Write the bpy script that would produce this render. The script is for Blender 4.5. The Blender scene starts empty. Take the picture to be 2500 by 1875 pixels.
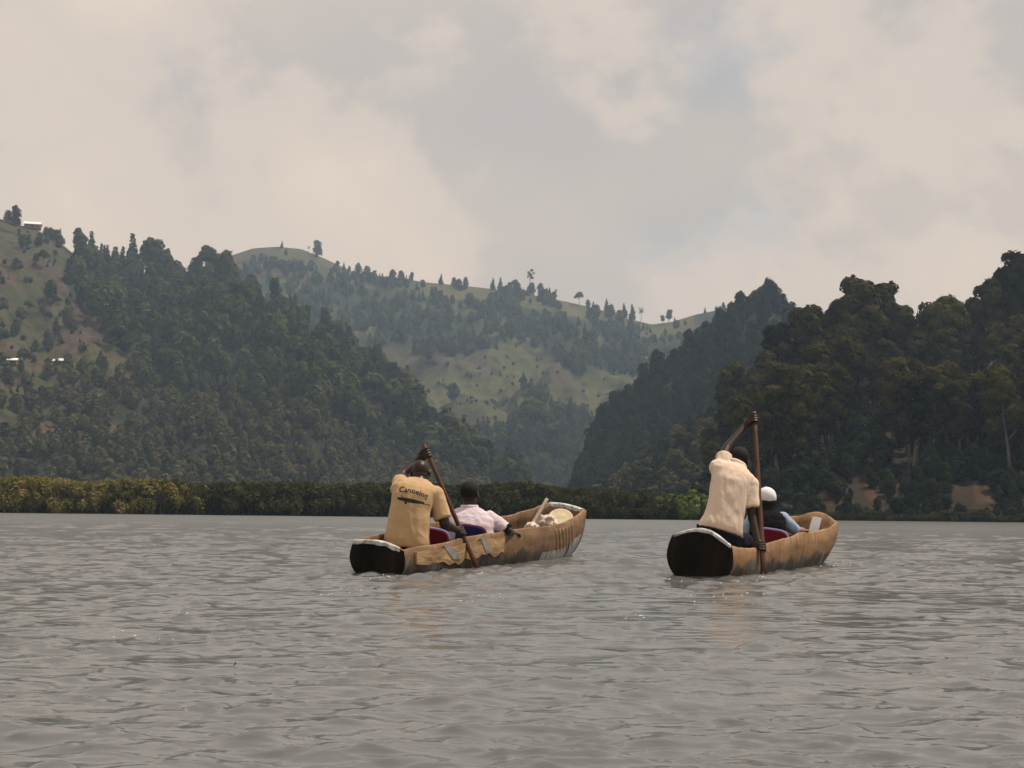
import bpy, bmesh, math, random
import numpy as np
from mathutils import Vector, Matrix, noise as mnoise
from mathutils.bvhtree import BVHTree

S = bpy.context.scene
COL = S.collection
R = math.radians
rng = np.random.default_rng(7)
random.seed(7)

# ------------------------------------------------------------------ camera
F = 3335.0                      # focal length in photograph pixels (2500 wide)
CAM_H = 0.52
PITCH = math.atan(312.5 / F)
ROLL = R(0.6)
cam_d = bpy.data.cameras.new('camera')
cam = bpy.data.objects.new('camera', cam_d)
COL.objects.link(cam)
cam.location = (0, 0, CAM_H)
CAM_R = Matrix.Rotation(math.pi / 2 + PITCH, 3, 'X') @ Matrix.Rotation(ROLL, 3, 'Z')
cam.rotation_euler = CAM_R.to_euler()
cam_d.sensor_width = 36
cam_d.lens = F / 2500 * 36
cam_d.clip_start = 0.05
cam_d.clip_end = 8000
S.camera = cam

# ------------------------------------------------------------------ sky, sun, exposure
SUN_DIR = Vector((0.42, 0.17, 0.88)).normalized()
elev = math.asin(SUN_DIR.z)
azim = math.atan2(SUN_DIR.x, SUN_DIR.y)
w = bpy.data.worlds.new('World')
S.world = w
w.use_nodes = True
nt = w.node_tree
nt.nodes.clear()
def N(t, typ, **kw):
    n = t.nodes.new(typ)
    for k, v in kw.items():
        setattr(n, k, v)
    return n
out = N(nt, 'ShaderNodeOutputWorld')
bg = N(nt, 'ShaderNodeBackground')
bg.inputs['Strength'].default_value = 0.10
sky = N(nt, 'ShaderNodeTexSky', sky_type='NISHITA', sun_disc=False)
sky.sun_elevation = elev
sky.sun_rotation = azim
sky.altitude = 1900
sky.air_density = 1.0
sky.dust_density = 2.5
tc = N(nt, 'ShaderNodeTexCoord')
def wnoise(scale, detail, rough, dist, loc, sc=(1, 1, 1.6)):
    m = N(nt, 'ShaderNodeMapping')
    m.inputs['Location'].default_value = loc
    m.inputs['Scale'].default_value = sc
    n = N(nt, 'ShaderNodeTexNoise')
    n.inputs['Scale'].default_value = scale
    n.inputs['Detail'].default_value = detail
    n.inputs['Roughness'].default_value = rough
    n.inputs['Distortion'].default_value = dist
    nt.links.new(tc.outputs['Generated'], m.inputs['Vector'])
    nt.links.new(m.outputs['Vector'], n.inputs['Vector'])
    return n.outputs['Fac']
def wramp(val, stops):
    r = N(nt, 'ShaderNodeValToRGB')
    r.color_ramp.interpolation = 'EASE'
    el = r.color_ramp.elements
    while len(el) < len(stops):
        el.new(0.5)
    for e, (p, c) in zip(el, stops):
        e.position = p
        e.color = (*c, 1) if not isinstance(c, (int, float)) else (c, c, c, 1)
    nt.links.new(val, r.inputs['Fac'])
    return r.outputs['Color']
def wmix(f, a, b, mode='MIX'):
    m = N(nt, 'ShaderNodeMix', data_type='RGBA', blend_type=mode)
    if isinstance(f, (int, float)):
        m.inputs['Factor'].default_value = f
    else:
        nt.links.new(f, m.inputs['Factor'])
    for k, v in (('A', a), ('B', b)):
        if isinstance(v, tuple):
            m.inputs[k].default_value = (*v, 1)
        else:
            nt.links.new(v, m.inputs[k])
    return m.outputs['Result']
# broad grey cloud sheet, brighter cream heaps with crisp upper edges, a few thin blue gaps
SKYSEED = (16.800, 8.800, 5.700)
broad = wramp(wnoise(3.0, 4, 0.5, 0.0, SKYSEED), [(0.34, 0.0), (0.66, 1.0)])
sheet = wmix(broad, (5.15, 4.9, 4.85), (6.15, 5.6, 5.2))
puff = wramp(wnoise(5.5, 9, 0.55, 0.12, (SKYSEED[0] + 4.2, SKYSEED[1], SKYSEED[2] + 1.1), (1, 1, 1.25)),
             [(0.44, 0.0), (0.53, 0.6), (0.72, 1.0)])
heaps = wmix(puff, sheet, (7.6, 6.65, 5.9))
gap = wramp(wnoise(4.2, 7, 0.58, 0.1, (SKYSEED[0] - 2.3, SKYSEED[1] + 5.0, SKYSEED[2])), [(0.57, 0.0), (0.69, 0.55)])
blue = wmix(0.62, sky.outputs['Color'], (5.3, 5.4, 5.3))
full = wmix(gap, heaps, blue)
sxyz = N(nt, 'ShaderNodeSeparateXYZ'); nt.links.new(tc.outputs['Generated'], sxyz.inputs[0])
veil = wramp(sxyz.outputs['Z'], [(0.03, 0.85), (0.20, 0.0)])   # thicker hazy air low down, all round
full = wmix(veil, full, (5.7, 5.3, 5.1))
nt.links.new(full, bg.inputs['Color'])
nt.links.new(bg.outputs[0], out.inputs['Surface'])

sun_d = bpy.data.lights.new('sun', 'SUN')
sun_d.energy = 4.0
sun_d.angle = R(0.55)
sun_d.color = (1.0, 0.93, 0.82)
sun = bpy.data.objects.new('sun', sun_d)
COL.objects.link(sun)
sun.location = (0, 0, 60)
sun.rotation_euler = SUN_DIR.to_track_quat('Z', 'Y').to_euler()

S.view_settings.view_transform = 'Standard'
S.view_settings.look = 'None'
S.view_settings.gamma = 1
S.view_settings.exposure = 0.0
S.view_settings.use_curve_mapping = False
S.render.engine = 'CYCLES'
S.cycles.use_denoising = True
S.cycles.max_bounces = 5
S.cycles.diffuse_bounces = 2
S.cycles.glossy_bounces = 3
S.cycles.transmission_bounces = 3
S.cycles.volume_bounces = 0
S.cycles.sample_clamp_indirect = 6
S.cycles.caustics_reflective = False
S.cycles.caustics_refractive = False

# ------------------------------------------------------------------ helpers
def hor(px):
    return 1250.0 + (px - 1250) * math.tan(ROLL)
def P(px, py, Y):
    d = CAM_R @ Vector(((px - 1250) / F, (937.5 - py) / F, -1.0))
    return Vector((0, 0, CAM_H)) + d * (Y / d.y)
def pix(v):
    c = CAM_R.transposed() @ (Vector(v) - Vector((0, 0, CAM_H)))
    return 1250 + F * c.x / -c.z, 937.5 - F * c.y / -c.z

def mesh_np(name, V, Fq, mats=(), smooth=False, col=None, mi=None):
    me = bpy.data.meshes.new(name)
    V = np.asarray(V, dtype=np.float32)
    if isinstance(Fq, np.ndarray):
        n, k = Fq.shape
        me.vertices.add(len(V)); me.vertices.foreach_set('co', V.ravel())
        me.loops.add(n * k); me.loops.foreach_set('vertex_index', Fq.astype(np.int32).ravel())
        me.polygons.add(n)
        me.polygons.foreach_set('loop_start', np.arange(0, n * k, k, dtype=np.int32))
        me.polygons.foreach_set('loop_total', np.full(n, k, dtype=np.int32))
        me.update(calc_edges=True)
    else:
        me.from_pydata([tuple(v) for v in V], [], Fq)
        me.update()
    for m in mats:
        me.materials.append(m)
    if smooth:
        me.polygons.foreach_set('use_smooth', np.ones(len(me.polygons), dtype=bool))
    if mi is not None:
        me.polygons.foreach_set('material_index', np.asarray(mi, dtype=np.int32))
    if col is not None:
        a = me.color_attributes.new('tint', 'FLOAT_COLOR', 'POINT')
        c = np.ones((len(V), 4), dtype=np.float32); c[:, :3] = col
        a.data.foreach_set('color', c.ravel())
    return me
def obj(name, me, parent=None, mat=None):
    o = bpy.data.objects.new(name, me)
    COL.objects.link(o)
    if mat is not None:
        me.materials.clear(); me.materials.append(mat)
    if parent is not None:
        o.parent = parent
    return o
def empty(name, loc=(0, 0, 0), parent=None):
    o = bpy.data.objects.new(name, None)
    o.empty_display_size = 0.2
    o.location = loc
    COL.objects.link(o)
    if parent is not None:
        o.parent = parent
    return o
def tag(o, label=None, cat=None, group=None, kind=None):
    for k, v in (('label', label), ('category', cat), ('group', group), ('kind', kind)):
        if v:
            o[k] = v
    return o
def unit(v):
    return Vector(v).normalized()

# ------------------------------------------------------------------ materials
def newmat(name):
    m = bpy.data.materials.new(name)
    m.use_nodes = True
    t = m.node_tree
    b = t.nodes['Principled BSDF']
    return m, t, b
def noise_n(t, scale, detail=4, rough=0.55, coord='Object', sc=(1, 1, 1)):
    c = N(t, 'ShaderNodeTexCoord')
    m = N(t, 'ShaderNodeMapping')
    m.inputs['Scale'].default_value = sc
    n = N(t, 'ShaderNodeTexNoise')
    n.inputs['Scale'].default_value = scale
    n.inputs['Detail'].default_value = detail
    n.inputs['Roughness'].default_value = rough
    t.links.new(c.outputs[coord], m.inputs['Vector'])
    t.links.new(m.outputs['Vector'], n.inputs['Vector'])
    return n.outputs['Fac']
def ramp_n(t, val, stops):
    r = N(t, 'ShaderNodeValToRGB')
    el = r.color_ramp.elements
    while len(el) < len(stops):
        el.new(0.5)
    for e, (p, c) in zip(el, stops):
        e.position = p
        e.color = (*c, 1) if not isinstance(c, (int, float)) else (c, c, c, 1)
    t.links.new(val, r.inputs['Fac'])
    return r.outputs['Color']
def mix_n(t, f, a, b, mode='MIX'):
    m = N(t, 'ShaderNodeMix', data_type='RGBA', blend_type=mode)
    if isinstance(f, (int, float)):
        m.inputs['Factor'].default_value = f
    else:
        t.links.new(f, m.inputs['Factor'])
    for k, v in (('A', a), ('B', b)):
        if isinstance(v, tuple):
            m.inputs[k].default_value = (*v, 1)
        else:
            t.links.new(v, m.inputs[k])
    return m.outputs['Result']
def bump_n(t, b, h, strength=0.3, dist=0.01):
    n = N(t, 'ShaderNodeBump')
    n.inputs['Strength'].default_value = strength
    n.inputs['Distance'].default_value = dist
    t.links.new(h, n.inputs['Height'])
    t.links.new(n.outputs['Normal'], b.inputs['Normal'])
def simple(name, c0, c1, scale=8, rough=0.8, bump=0.2, dist=0.01, sc=(1, 1, 1), spec=0.3, detail=5):
    m, t, b = newmat(name)
    f = noise_n(t, scale, detail, 0.6, sc=sc)
    t.links.new(ramp_n(t, f, [(0.3, c0), (0.7, c1)]), b.inputs['Base Color'])
    b.inputs['Roughness'].default_value = rough
    b.inputs['Specular IOR Level'].default_value = spec
    if bump:
        bump_n(t, b, f, bump, dist)
    return m
def leafmat(name, dark, light, trans=0.25, vary=0.35):
    m, t, b = newmat(name)
    oi = N(t, 'ShaderNodeObjectInfo')
    geo = N(t, 'ShaderNodeNewGeometry')
    n = N(t, 'ShaderNodeTexNoise')
    n.inputs['Scale'].default_value = 0.35
    n.inputs['Detail'].default_value = 3
    t.links.new(geo.outputs['Position'], n.inputs['Vector'])
    a = N(t, 'ShaderNodeMath', operation='MULTIPLY_ADD')
    t.links.new(oi.outputs['Random'], a.inputs[0])
    a.inputs[1].default_value = vary
    t.links.new(n.outputs['Fac'], a.inputs[2])
    col = ramp_n(t, a.outputs[0], [(0.35, dark), (0.9, light)])
    d = N(t, 'ShaderNodeBsdfDiffuse')
    tr = N(t, 'ShaderNodeBsdfTranslucent')
    mx = N(t, 'ShaderNodeMixShader')
    mx.inputs[0].default_value = trans
    t.links.new(col, d.inputs['Color']); t.links.new(col, tr.inputs['Color'])
    t.links.new(d.outputs[0], mx.inputs[1]); t.links.new(tr.outputs[0], mx.inputs[2])
    t.links.new(mx.outputs[0], t.nodes['Material Output'].inputs['Surface'])
    return m
# ------------------------------------------------------------------ the lake
def build_water():
    fa = np.linspace(-R(27), R(27), 700)
    ca = np.linspace(R(27), 2 * math.pi - R(27), 90)[1:-1]
    ang = np.concatenate([fa, ca])
    r = [1.6]
    while r[-1] < 42: r.append(r[-1] * 1.0042)
    while r[-1] < 125: r.append(r[-1] * 1.009)
    while r[-1] < 1600: r.append(r[-1] * 1.15)
    r = np.array(r)
    dr = np.gradient(r)
    A, RR = np.meshgrid(ang, r)
    DR = np.meshgrid(ang, dr)[1]
    X = np.sin(A) * RR; Y = np.cos(A) * RR
    Z = np.zeros_like(X)
    g = np.random.default_rng(21)
    nw = 90
    lam = np.exp(g.uniform(math.log(0.10), math.log(0.85), nw))
    th = g.normal(R(96), R(40), nw)
    ph = g.uniform(0, 2 * math.pi, nw)
    s0 = 0.10 * math.sqrt(2 / nw)
    gust = 0.8 + 0.55 * np.sin(X * 0.9 + 1.3 * np.sin(Y * 0.37)) * np.sin(Y * 0.55 + 0.8 * np.sin(X * 0.6 + 1))
    for l, t_, p in zip(lam, th, ph):
        k = 2 * math.pi / l
        wgt = np.clip((l / DR - 2.0) / 2.0, 0, 1)
        amp = s0 / k * (1.15 if l < 0.5 else 0.7)
        Z += amp * wgt * np.sin(k * (X * math.cos(t_) + Y * math.sin(t_)) + p) * (gust if l < 0.8 else 1)
    # little wakes and paddle rings close to the canoes
    for cx, cy, a, l in ((-0.28, 12.2, 0.016, 0.26), (2.25, 12.1, 0.016, 0.26), (0.95, 17.0, 0.02, 0.3),
                         (3.75, 15.4, 0.018, 0.3), (-1.1, 11.0, 0.014, 0.3), (1.6, 11.0, 0.014, 0.3), (-0.1, 10.9, .012, .24)):
        d = np.hypot(X - cx, Y - cy)
        Z += a * np.exp(-(d / 0.75) ** 2) * np.sin(d * 2 * math.pi / l + X * 5) * np.clip((l / DR - 2) / 2, 0, 1)
    # short steep wavelets standing out of the smoother chop
    lnr = np.log(r)
    for _ in range(4200):
        dep = g.uniform(0.0055, 0.30) if g.random() < 0.75 else g.uniform(0.0055, 0.05)
        rc = CAM_H / dep; ac = g.uniform(-R(26), R(26))
        f = (rc / 5) ** 0.75
        lx = f * g.uniform(0.03, 0.085) * (3.4 if g.random() < 0.13 else 1); ly = f * g.uniform(0.008, 0.020)
        a = ly * g.uniform(0.38, 0.72) * (0.75 if lx > 0.3 * f else 1)
        i0, i1 = np.searchsorted(r, (rc - 3.2 * ly - 0.4 * lx, rc + 3.2 * ly + 0.4 * lx))
        j0, j1 = np.searchsorted(fa, (ac - 2.6 * lx / rc, ac + 2.6 * lx / rc))
        if i1 - i0 < 3 or j1 - j0 < 2: continue
        sl = (slice(i0, i1), slice(j0, j1))
        dx = X[sl] - math.sin(ac) * rc; dy = Y[sl] - math.cos(ac) * rc
        t_ = g.normal(0.05, 0.2); u_ = dx * math.cos(t_) + dy * math.sin(t_); v_ = dy * math.cos(t_) - dx * math.sin(t_)
        v_ = v_ + g.normal(0, 0.25) * u_ * u_ / lx
        Z[sl] += a * np.exp(-(u_ / lx) ** 2 - (np.where(v_ < 0, v_, v_ * 0.45) / ly) ** 2)
    n, k = X.shape
    idx = np.arange(n * k).reshape(n, k)
    nx = np.roll(idx, -1, axis=1)
    Fq = np.stack([idx[:-1], idx[1:], nx[1:], nx[:-1]], -1).reshape(-1, 4)
    V = np.stack([X, Y, Z], -1).reshape(-1, 3)
    c = len(V)
    V = np.vstack([V, [[0, 0, 0]]])
    me = mesh_np('water', V, Fq, smooth=True)
    m, t, b = newmat('lake_water')
    b.inputs['Base Color'].default_value = (0.120, 0.122, 0.120, 1)
    # ripples too fine to resolve far out act as roughness, growing with distance along the lake
    tcw = N(t, 'ShaderNodeTexCoord'); ln = N(t, 'ShaderNodeVectorMath', operation='LENGTH')
    t.links.new(tcw.outputs['Object'], ln.inputs[0])
    mr = N(t, 'ShaderNodeMapRange'); mr.inputs['From Min'].default_value = 2.0; mr.inputs['From Max'].default_value = 60.0
    mr.inputs['To Min'].default_value = 0.12; mr.inputs['To Max'].default_value = 0.28
    t.links.new(ln.outputs['Value'], mr.inputs['Value']); t.links.new(mr.outputs[0], b.inputs['Roughness'])
    b.inputs['IOR'].default_value = 1.38
    f1 = noise_n(t, 11.0, 3, 0.5, sc=(0.5, 1, 1))
    f2 = noise_n(t, 3.0, 3, 0.5, sc=(0.45, 1, 1))
    n1 = N(t, 'ShaderNodeBump'); n1.inputs['Strength'].default_value = 0.4; n1.inputs['Distance'].default_value = 0.018
    n2 = N(t, 'ShaderNodeBump'); n2.inputs['Strength'].default_value = 0.6; n2.inputs['Distance'].default_value = 0.05
    # ripples too small for the sheet's mesh: only the shader's fine relief
    t.links.new(f1, n1.inputs['Height']); t.links.new(f2, n2.inputs['Height'])
    t.links.new(n1.outputs['Normal'], n2.inputs['Normal'])
    t.links.new(n2.outputs['Normal'], b.inputs['Normal'])
    o = obj('water', me, mat=m)
    tag(o, 'rippled grey lake water', None, kind='structure')
build_water()

# ------------------------------------------------------------------ hills
class Hill:
    def __init__(self, ridge, Yr, Yb, prof=1.0, bump=0.0, zb=0.3, seed=0):
        a = np.array(ridge, float)
        self.kx, self.kp = a[:, 0], a[:, 1]
        self.Yr, self.Yb = np.array(Yr, float), np.array(Yb, float)
        self.prof, self.bump, self.zb, self.seed = prof, bump, zb, seed
    def yr(self, px): return float(np.interp(px, self.Yr[:, 0], self.Yr[:, 1]))
    def yb(self, px): return float(np.interp(px, self.Yb[:, 0], self.Yb[:, 1]))
    def pos(self, px, s):
        py = float(np.interp(px, self.kx, self.kp))
        yr, yb = self.yr(px), self.yb(px)
        top = P(px, py, yr)
        zr = max(top.z, 0.6)
        if s <= 1:
            Y = yb + (yr - yb) * s
            z = self.zb + (zr - self.zb) * (s ** self.prof)
        else:
            Y = yr + (s - 1) * (yr - yb) * 1.2
            z = zr - (zr + 2) * (s - 1) ** 1.3
        if self.bump:
            nz = mnoise.fractal(Vector((px * 0.006, Y * 0.012, self.seed)), 0.9, 2.1, 4)
            z += self.bump * nz * math.sin(math.pi * min(max(s, 0), 1)) * min(1.0, zr / 40)
        return Vector((P(px, hor(px), Y).x, Y, z))
    def s_at(self, px, py):
        lo, hi = 0.0, 1.0
        for _ in range(22):
            m = (lo + hi) / 2
            if pix(self.pos(px, m))[1] > py: lo = m
            else: hi = m
        return lo
    def build(self, name, label, px0, px1, nx, ns, mat, colour):
        pxs = np.linspace(px0, px1, nx)
        ss = np.concatenate([np.linspace(0, 1, ns), np.linspace(1, 1.75, max(6, ns // 4))[1:]])
        V = np.empty((len(ss), nx, 3)); C = np.empty((len(ss), nx, 3))
        for i, s in enumerate(ss):
            for j, px in enumerate(pxs):
                V[i, j] = self.pos(px, s)
                C[i, j] = colour(px, s)
        idx = np.arange(len(ss) * nx).reshape(len(ss), nx)
        Fq = np.stack([idx[:-1, :-1], idx[:-1, 1:], idx[1:, 1:], idx[1:, :-1]], -1).reshape(-1, 4)
        me = mesh_np(name, V.reshape(-1, 3), Fq, smooth=True, col=C.reshape(-1, 3))
        o = obj(name, me, mat=mat)
        return tag(o, label, None, kind='structure')

def hillmat():
    m, t, b = newmat('hillside_ground')
    a = N(t, 'ShaderNodeAttribute'); a.attribute_name = 'tint'
    f = noise_n(t, 0.22, 7, 0.68)
    f2 = noise_n(t, 0.035, 4, 0.6)
    c = mix_n(t, 1.0, a.outputs['Color'], ramp_n(t, f, [(0.25, 0.55), (0.75, 1.3)]), 'MULTIPLY')
    c = mix_n(t, 1.0, c, ramp_n(t, f2, [(0.3, (0.8, 0.85, 0.8)), (0.7, (1.15, 1.1, 1.05))]), 'MULTIPLY')
    t.links.new(c, b.inputs['Base Color'])
    b.inputs['Roughness'].default_value = 0.95
    b.inputs['Specular IOR Level'].default_value = 0.1
    bump_n(t, b, f, 0.8, 1.2)
    return m
MH = hillmat()
def hsh(*a):
    v = math.sin(sum(x * k for x, k in zip(a, (12.9898, 78.233, 37.719)))) * 43758.5453
    return v - math.floor(v)
UNDER = np.array((0.025, 0.031, 0.016))
def terr(px, s, nb, wcell, pal, seed):
    wob = mnoise.noise(Vector((px * 0.004, s * 3, seed))) * 0.9 + 0.35 * mnoise.noise(Vector((px * 0.02, s * 9, seed)))
    b = s * nb + wob
    ib = math.floor(b)
    cx = px / wcell * (0.7 + 0.6 * hsh(ib, seed)) + hsh(ib, seed + 3) * 9 + 0.5 * mnoise.noise(Vector((s * 20, px * .01, seed)))
    c = np.array(pal[int(hsh(ib, math.floor(cx), seed) * len(pal)) % len(pal)])
    fr = b - ib
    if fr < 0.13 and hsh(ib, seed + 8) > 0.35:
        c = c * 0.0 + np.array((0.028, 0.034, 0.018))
    return c * (0.9 + 0.2 * hsh(ib, math.floor(cx), seed + 1))
GRASS = [(0.070, 0.077, 0.029), (0.080, 0.082, 0.031), (0.060, 0.071, 0.027), (0.074, 0.064, 0.040), (0.072, 0.076, 0.030), (0.070, 0.062, 0.040)]
SOIL = [(0.070, 0.048, 0.036), (0.075, 0.05, 0.038), (0.062, 0.058, 0.028), (0.055, 0.058, 0.027), (0.068, 0.062, 0.03)]

# left wooded hill
HA = Hill([(-900, 330), (-300, 440), (0, 545), (60, 560), (130, 600), (180, 640), (300, 672), (430, 700), (560, 706), (650, 745),
           (760, 800), (860, 872), (960, 950), (1050, 1040), (1120, 1115), (1200, 1180), (1270, 1222), (1330, 1245)],
          [(-900, 700), (0, 660), (500, 640), (900, 560), (1330, 430)], [(-900, 300), (0, 300), (600, 320), (1330, 400)], 1.05, 9, seed=1)
def edgeA(py):
    return float(np.interp(py, [540, 600, 690, 800, 880, 940, 1010, 1060], [120, 150, 135, 215, 300, 330, 120, -60]))
def colA(px, s):
    if s > 1.02: return UNDER * 1.5
    py = pix(HA.pos(px, s))[1]
    e = edgeA(py) + 25 * mnoise.noise(Vector((px * 0.02, py * 0.02, 4)))
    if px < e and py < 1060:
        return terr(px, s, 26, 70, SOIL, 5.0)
    if 1075 > py > 1030 and px < 130: return np.array((0.10, 0.062, 0.042))
    if hsh(round(px / 46), round(py / 30), 2) > 0.93 and py > 900: return np.array((0.075, 0.058, 0.035))
    return UNDER
HA.build('hill', 'steep wooded hill with small fields on the left', -900, 1330, 330, 110, MH, colA)

# far ridge with terraced fields
HB = Hill([(-400, 700), (300, 690), (450, 668), (520, 632), (600, 606), (660, 602), (720, 608), (780, 632), (860, 668), (940, 676), (1040, 690), (1150, 700),
           (1250, 712), (1350, 730), (1450, 752), (1540, 780), (1590, 792), (1640, 786), (1700, 768), (1780, 752), (1860, 756),
           (2000, 800), (2300, 780), (2700, 740), (3300, 700)],
          [(-400, 1150), (700, 1150), (1500, 1080), (1800, 1000), (3300, 1000)], [(-400, 560), (1400, 540), (3300, 560)], 1.15, 18, seed=2)
def fieldB(px, py):
    top = np.interp(px, [900, 960, 1040, 1160, 1220, 1320, 1400, 1450, 1640], [850, 850, 880, 870, 830, 850, 930, 900, 960])
    bot = np.interp(px, [900, 1100, 1230, 1300, 1450, 1640], [1100, 1080, 1040, 960, 1040, 1040])
    return top + 14 * mnoise.noise(Vector((px * .02, py * .01, 1))) < py < bot
def colB(px, s):
    if s > 1.02: return UNDER * 1.5
    py = pix(HB.pos(px, s))[1]
    sky_py = float(np.interp(px, HB.kx, HB.kp))
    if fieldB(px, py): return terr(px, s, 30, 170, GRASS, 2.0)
    if 540 < px < 800 and py < 690: return terr(px, s, 30, 130, SOIL[:3] + GRASS[:1], 6.0)
    if 790 < px < 1700 and py < sky_py + 34: return np.array((0.088, 0.086, 0.036)) if hsh(round(px / 120), 3, 3) > 0.25 else UNDER * 2
    if hsh(round(px / 60), round(py / 26), 5) > 0.72: return np.array((0.07, 0.07, 0.034))
    return UNDER * 1.2
HB.build('far_ridge', 'hazy far ridge with terraced fields and scattered trees', -400, 3300, 420, 130, MH, colB)

# dark wooded spur
HC = Hill([(1380, 1210), (1430, 1165), (1470, 1065), (1530, 1000), (1600, 940), (1680, 890), (1740, 840), (1790, 800), (1840, 760), (1890, 742),
           (1930, 790), (2000, 840), (2200, 850), (3300, 760)],
          [(1380, 400), (1890, 470), (3300, 520)], [(1380, 330), (1700, 320), (3300, 330)], 0.95, 5, seed=3)
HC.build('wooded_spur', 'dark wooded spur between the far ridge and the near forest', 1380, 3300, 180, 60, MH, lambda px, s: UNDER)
# low shrubby slope at its foot
HE = Hill([(1440, 1222), (1500, 1200), (1560, 1150), (1630, 1090), (1700, 1045), (1800, 1020), (2100, 1000), (2500, 1000)],
          [(1440, 270), (2500, 310)], [(1440, 235), (2500, 260)], 1.0, 2, seed=4)
HE.build('shrubby_slope', 'low shrubby slope at the foot of the wooded spur', 1440, 2500, 90, 40, MH,
         lambda px, s: np.array((0.13, 0.085, 0.05)) if hsh(round(px / 30), round(s * 14), 7) > 0.8 else UNDER * 1.5)
# near headland of bare red earth under tall trees
HD = Hill([(1640, 1258), (1700, 1232), (1760, 1160), (1830, 1085), (1920, 1040), (2050, 985), (2250, 960), (2500, 915), (2800, 860), (3300, 830)],
          [(1640, 190), (1800, 220), (2500, 240), (3300, 250)], [(1640, 136), (2000, 141), (2500, 143), (3300, 140)], 0.85, 2.5, zb=-0.1, seed=5)
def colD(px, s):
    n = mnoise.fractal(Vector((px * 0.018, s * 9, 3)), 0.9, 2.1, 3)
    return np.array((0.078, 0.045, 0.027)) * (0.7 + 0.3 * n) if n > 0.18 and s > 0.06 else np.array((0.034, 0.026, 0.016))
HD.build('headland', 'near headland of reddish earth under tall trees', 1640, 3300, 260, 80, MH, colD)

# marsh flat behind the reeds
def marsh_floor():
    V, Fq = [], []
    pxs = np.linspace(-1200, 1800, 60)
    for i, Y in enumerate((119.5, 120.5, 150, 250, 420, 640)):
        for px in pxs:
            V.append((P(px, hor(px), Y).x, Y, (-0.1, 0.12, 0.2, 0.3, 0.3, 0.3)[i]))
    n = len(pxs)
    for i in range(5):
        for j in range(n - 1):
            a = i * n + j
            Fq.append((a, a + 1, a + n + 1, a + n))
    me = mesh_np('marsh_flat', V, Fq)
    o = obj('marsh_flat', me, mat=simple('marsh_mud', (0.03, 0.032, 0.018), (0.06, 0.06, 0.03), 0.4, 0.95, 0.4, 0.2))
    tag(o, 'flat marshy ground behind the reeds', None, kind='structure')
marsh_floor()

# ------------------------------------------------------------------ trees
M_BARK = simple('tree_bark', (0.10, 0.085, 0.065), (0.24, 0.21, 0.17), 2.2, 0.9, 0.3, 0.03, sc=(1, 1, 0.2))
M_EUC = leafmat('eucalyptus_leaves', (0.009, 0.012, 0.005), (0.078, 0.072, 0.019), 0.2, 0.5)
M_EUC_FAR = leafmat('hill_tree_leaves', (0.024, 0.036, 0.018), (0.092, 0.104, 0.044), 0.22, 0.7)
M_DARK = leafmat('dark_spur_leaves', (0.013, 0.020, 0.012), (0.036, 0.047, 0.021), 0.15)  # dense dark foliage, with the spur's shade also put into its colour
M_SHRUB = leafmat('young_tree_leaves', (0.042, 0.050, 0.022), (0.108, 0.106, 0.044), 0.22, 0.7)
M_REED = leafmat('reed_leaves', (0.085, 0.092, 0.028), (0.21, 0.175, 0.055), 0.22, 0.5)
M_REED_D = leafmat('dark_reed_leaves', (0.030, 0.034, 0.014), (0.078, 0.074, 0.028), 0.15, 0.4)  # reed colour darkened for cloud shadow over the middle shore
M_GREEN = leafmat('fresh_shrub_leaves', (0.075, 0.115, 0.026), (0.19, 0.24, 0.06), 0.25)

def leaf_quads(C, Nn, size, g, aspect=1.7):
    n = len(C)
    rnd = g.normal(size=(n, 3))
    t1 = np.cross(Nn, rnd); t1 /= np.linalg.norm(t1, axis=1)[:, None] + 1e-9
    t2 = np.cross(Nn, t1); t2 /= np.linalg.norm(t2, axis=1)[:, None] + 1e-9
    s = size * g.uniform(0.55, 1.35, (n, 1))
    a = t1 * s * aspect * 0.5; b = t2 * s * 0.5
    V = np.stack([C - a, C - b * 0.9 + a * 0.1, C + a, C + b], 1).reshape(-1, 3)
    Fq = np.arange(4 * n).reshape(n, 4)
    return V, Fq
def crown_mesh(name, blobs, n, size, g, mat, up=0.35, whole=0.0):
    """leaves spread over many small clumps; blobs = (centre, radii)"""
    vol = np.array([b[1][0] * b[1][1] + b[1][0] * b[1][2] for b in blobs]); vol /= vol.sum()
    Cs, Ns = [], []
    cc = np.array([b[0] for b in blobs]); mid = cc.mean(0); ext = cc.std(0) * 1.8 + 0.05
    for (c, r), f in zip(blobs, vol):
        m = max(6, int(n * f))
        d = g.normal(size=(m, 3)); d[:, 2] += up * np.abs(g.normal(size=m)); d /= np.linalg.norm(d, axis=1)[:, None]
        rad = g.uniform(0.55, 1.06, (m, 1)) ** 0.7
        Cs.append(np.array(c) + d * rad * np.array(r))
        w_ = (Cs[-1] - mid) / ext; w_ /= np.linalg.norm(w_, axis=1)[:, None] + 1e-6
        nn = d * (1 - 0.6 * whole) + w_ * whole + (0.36 - 0.1 * whole) * g.normal(size=(m, 3))
        Ns.append(nn / np.linalg.norm(nn, axis=1)[:, None])
    V, Fq = leaf_quads(np.vstack(Cs), np.vstack(Ns), size, g)
    return mesh_np(name, V, Fq, (mat,))
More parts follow.
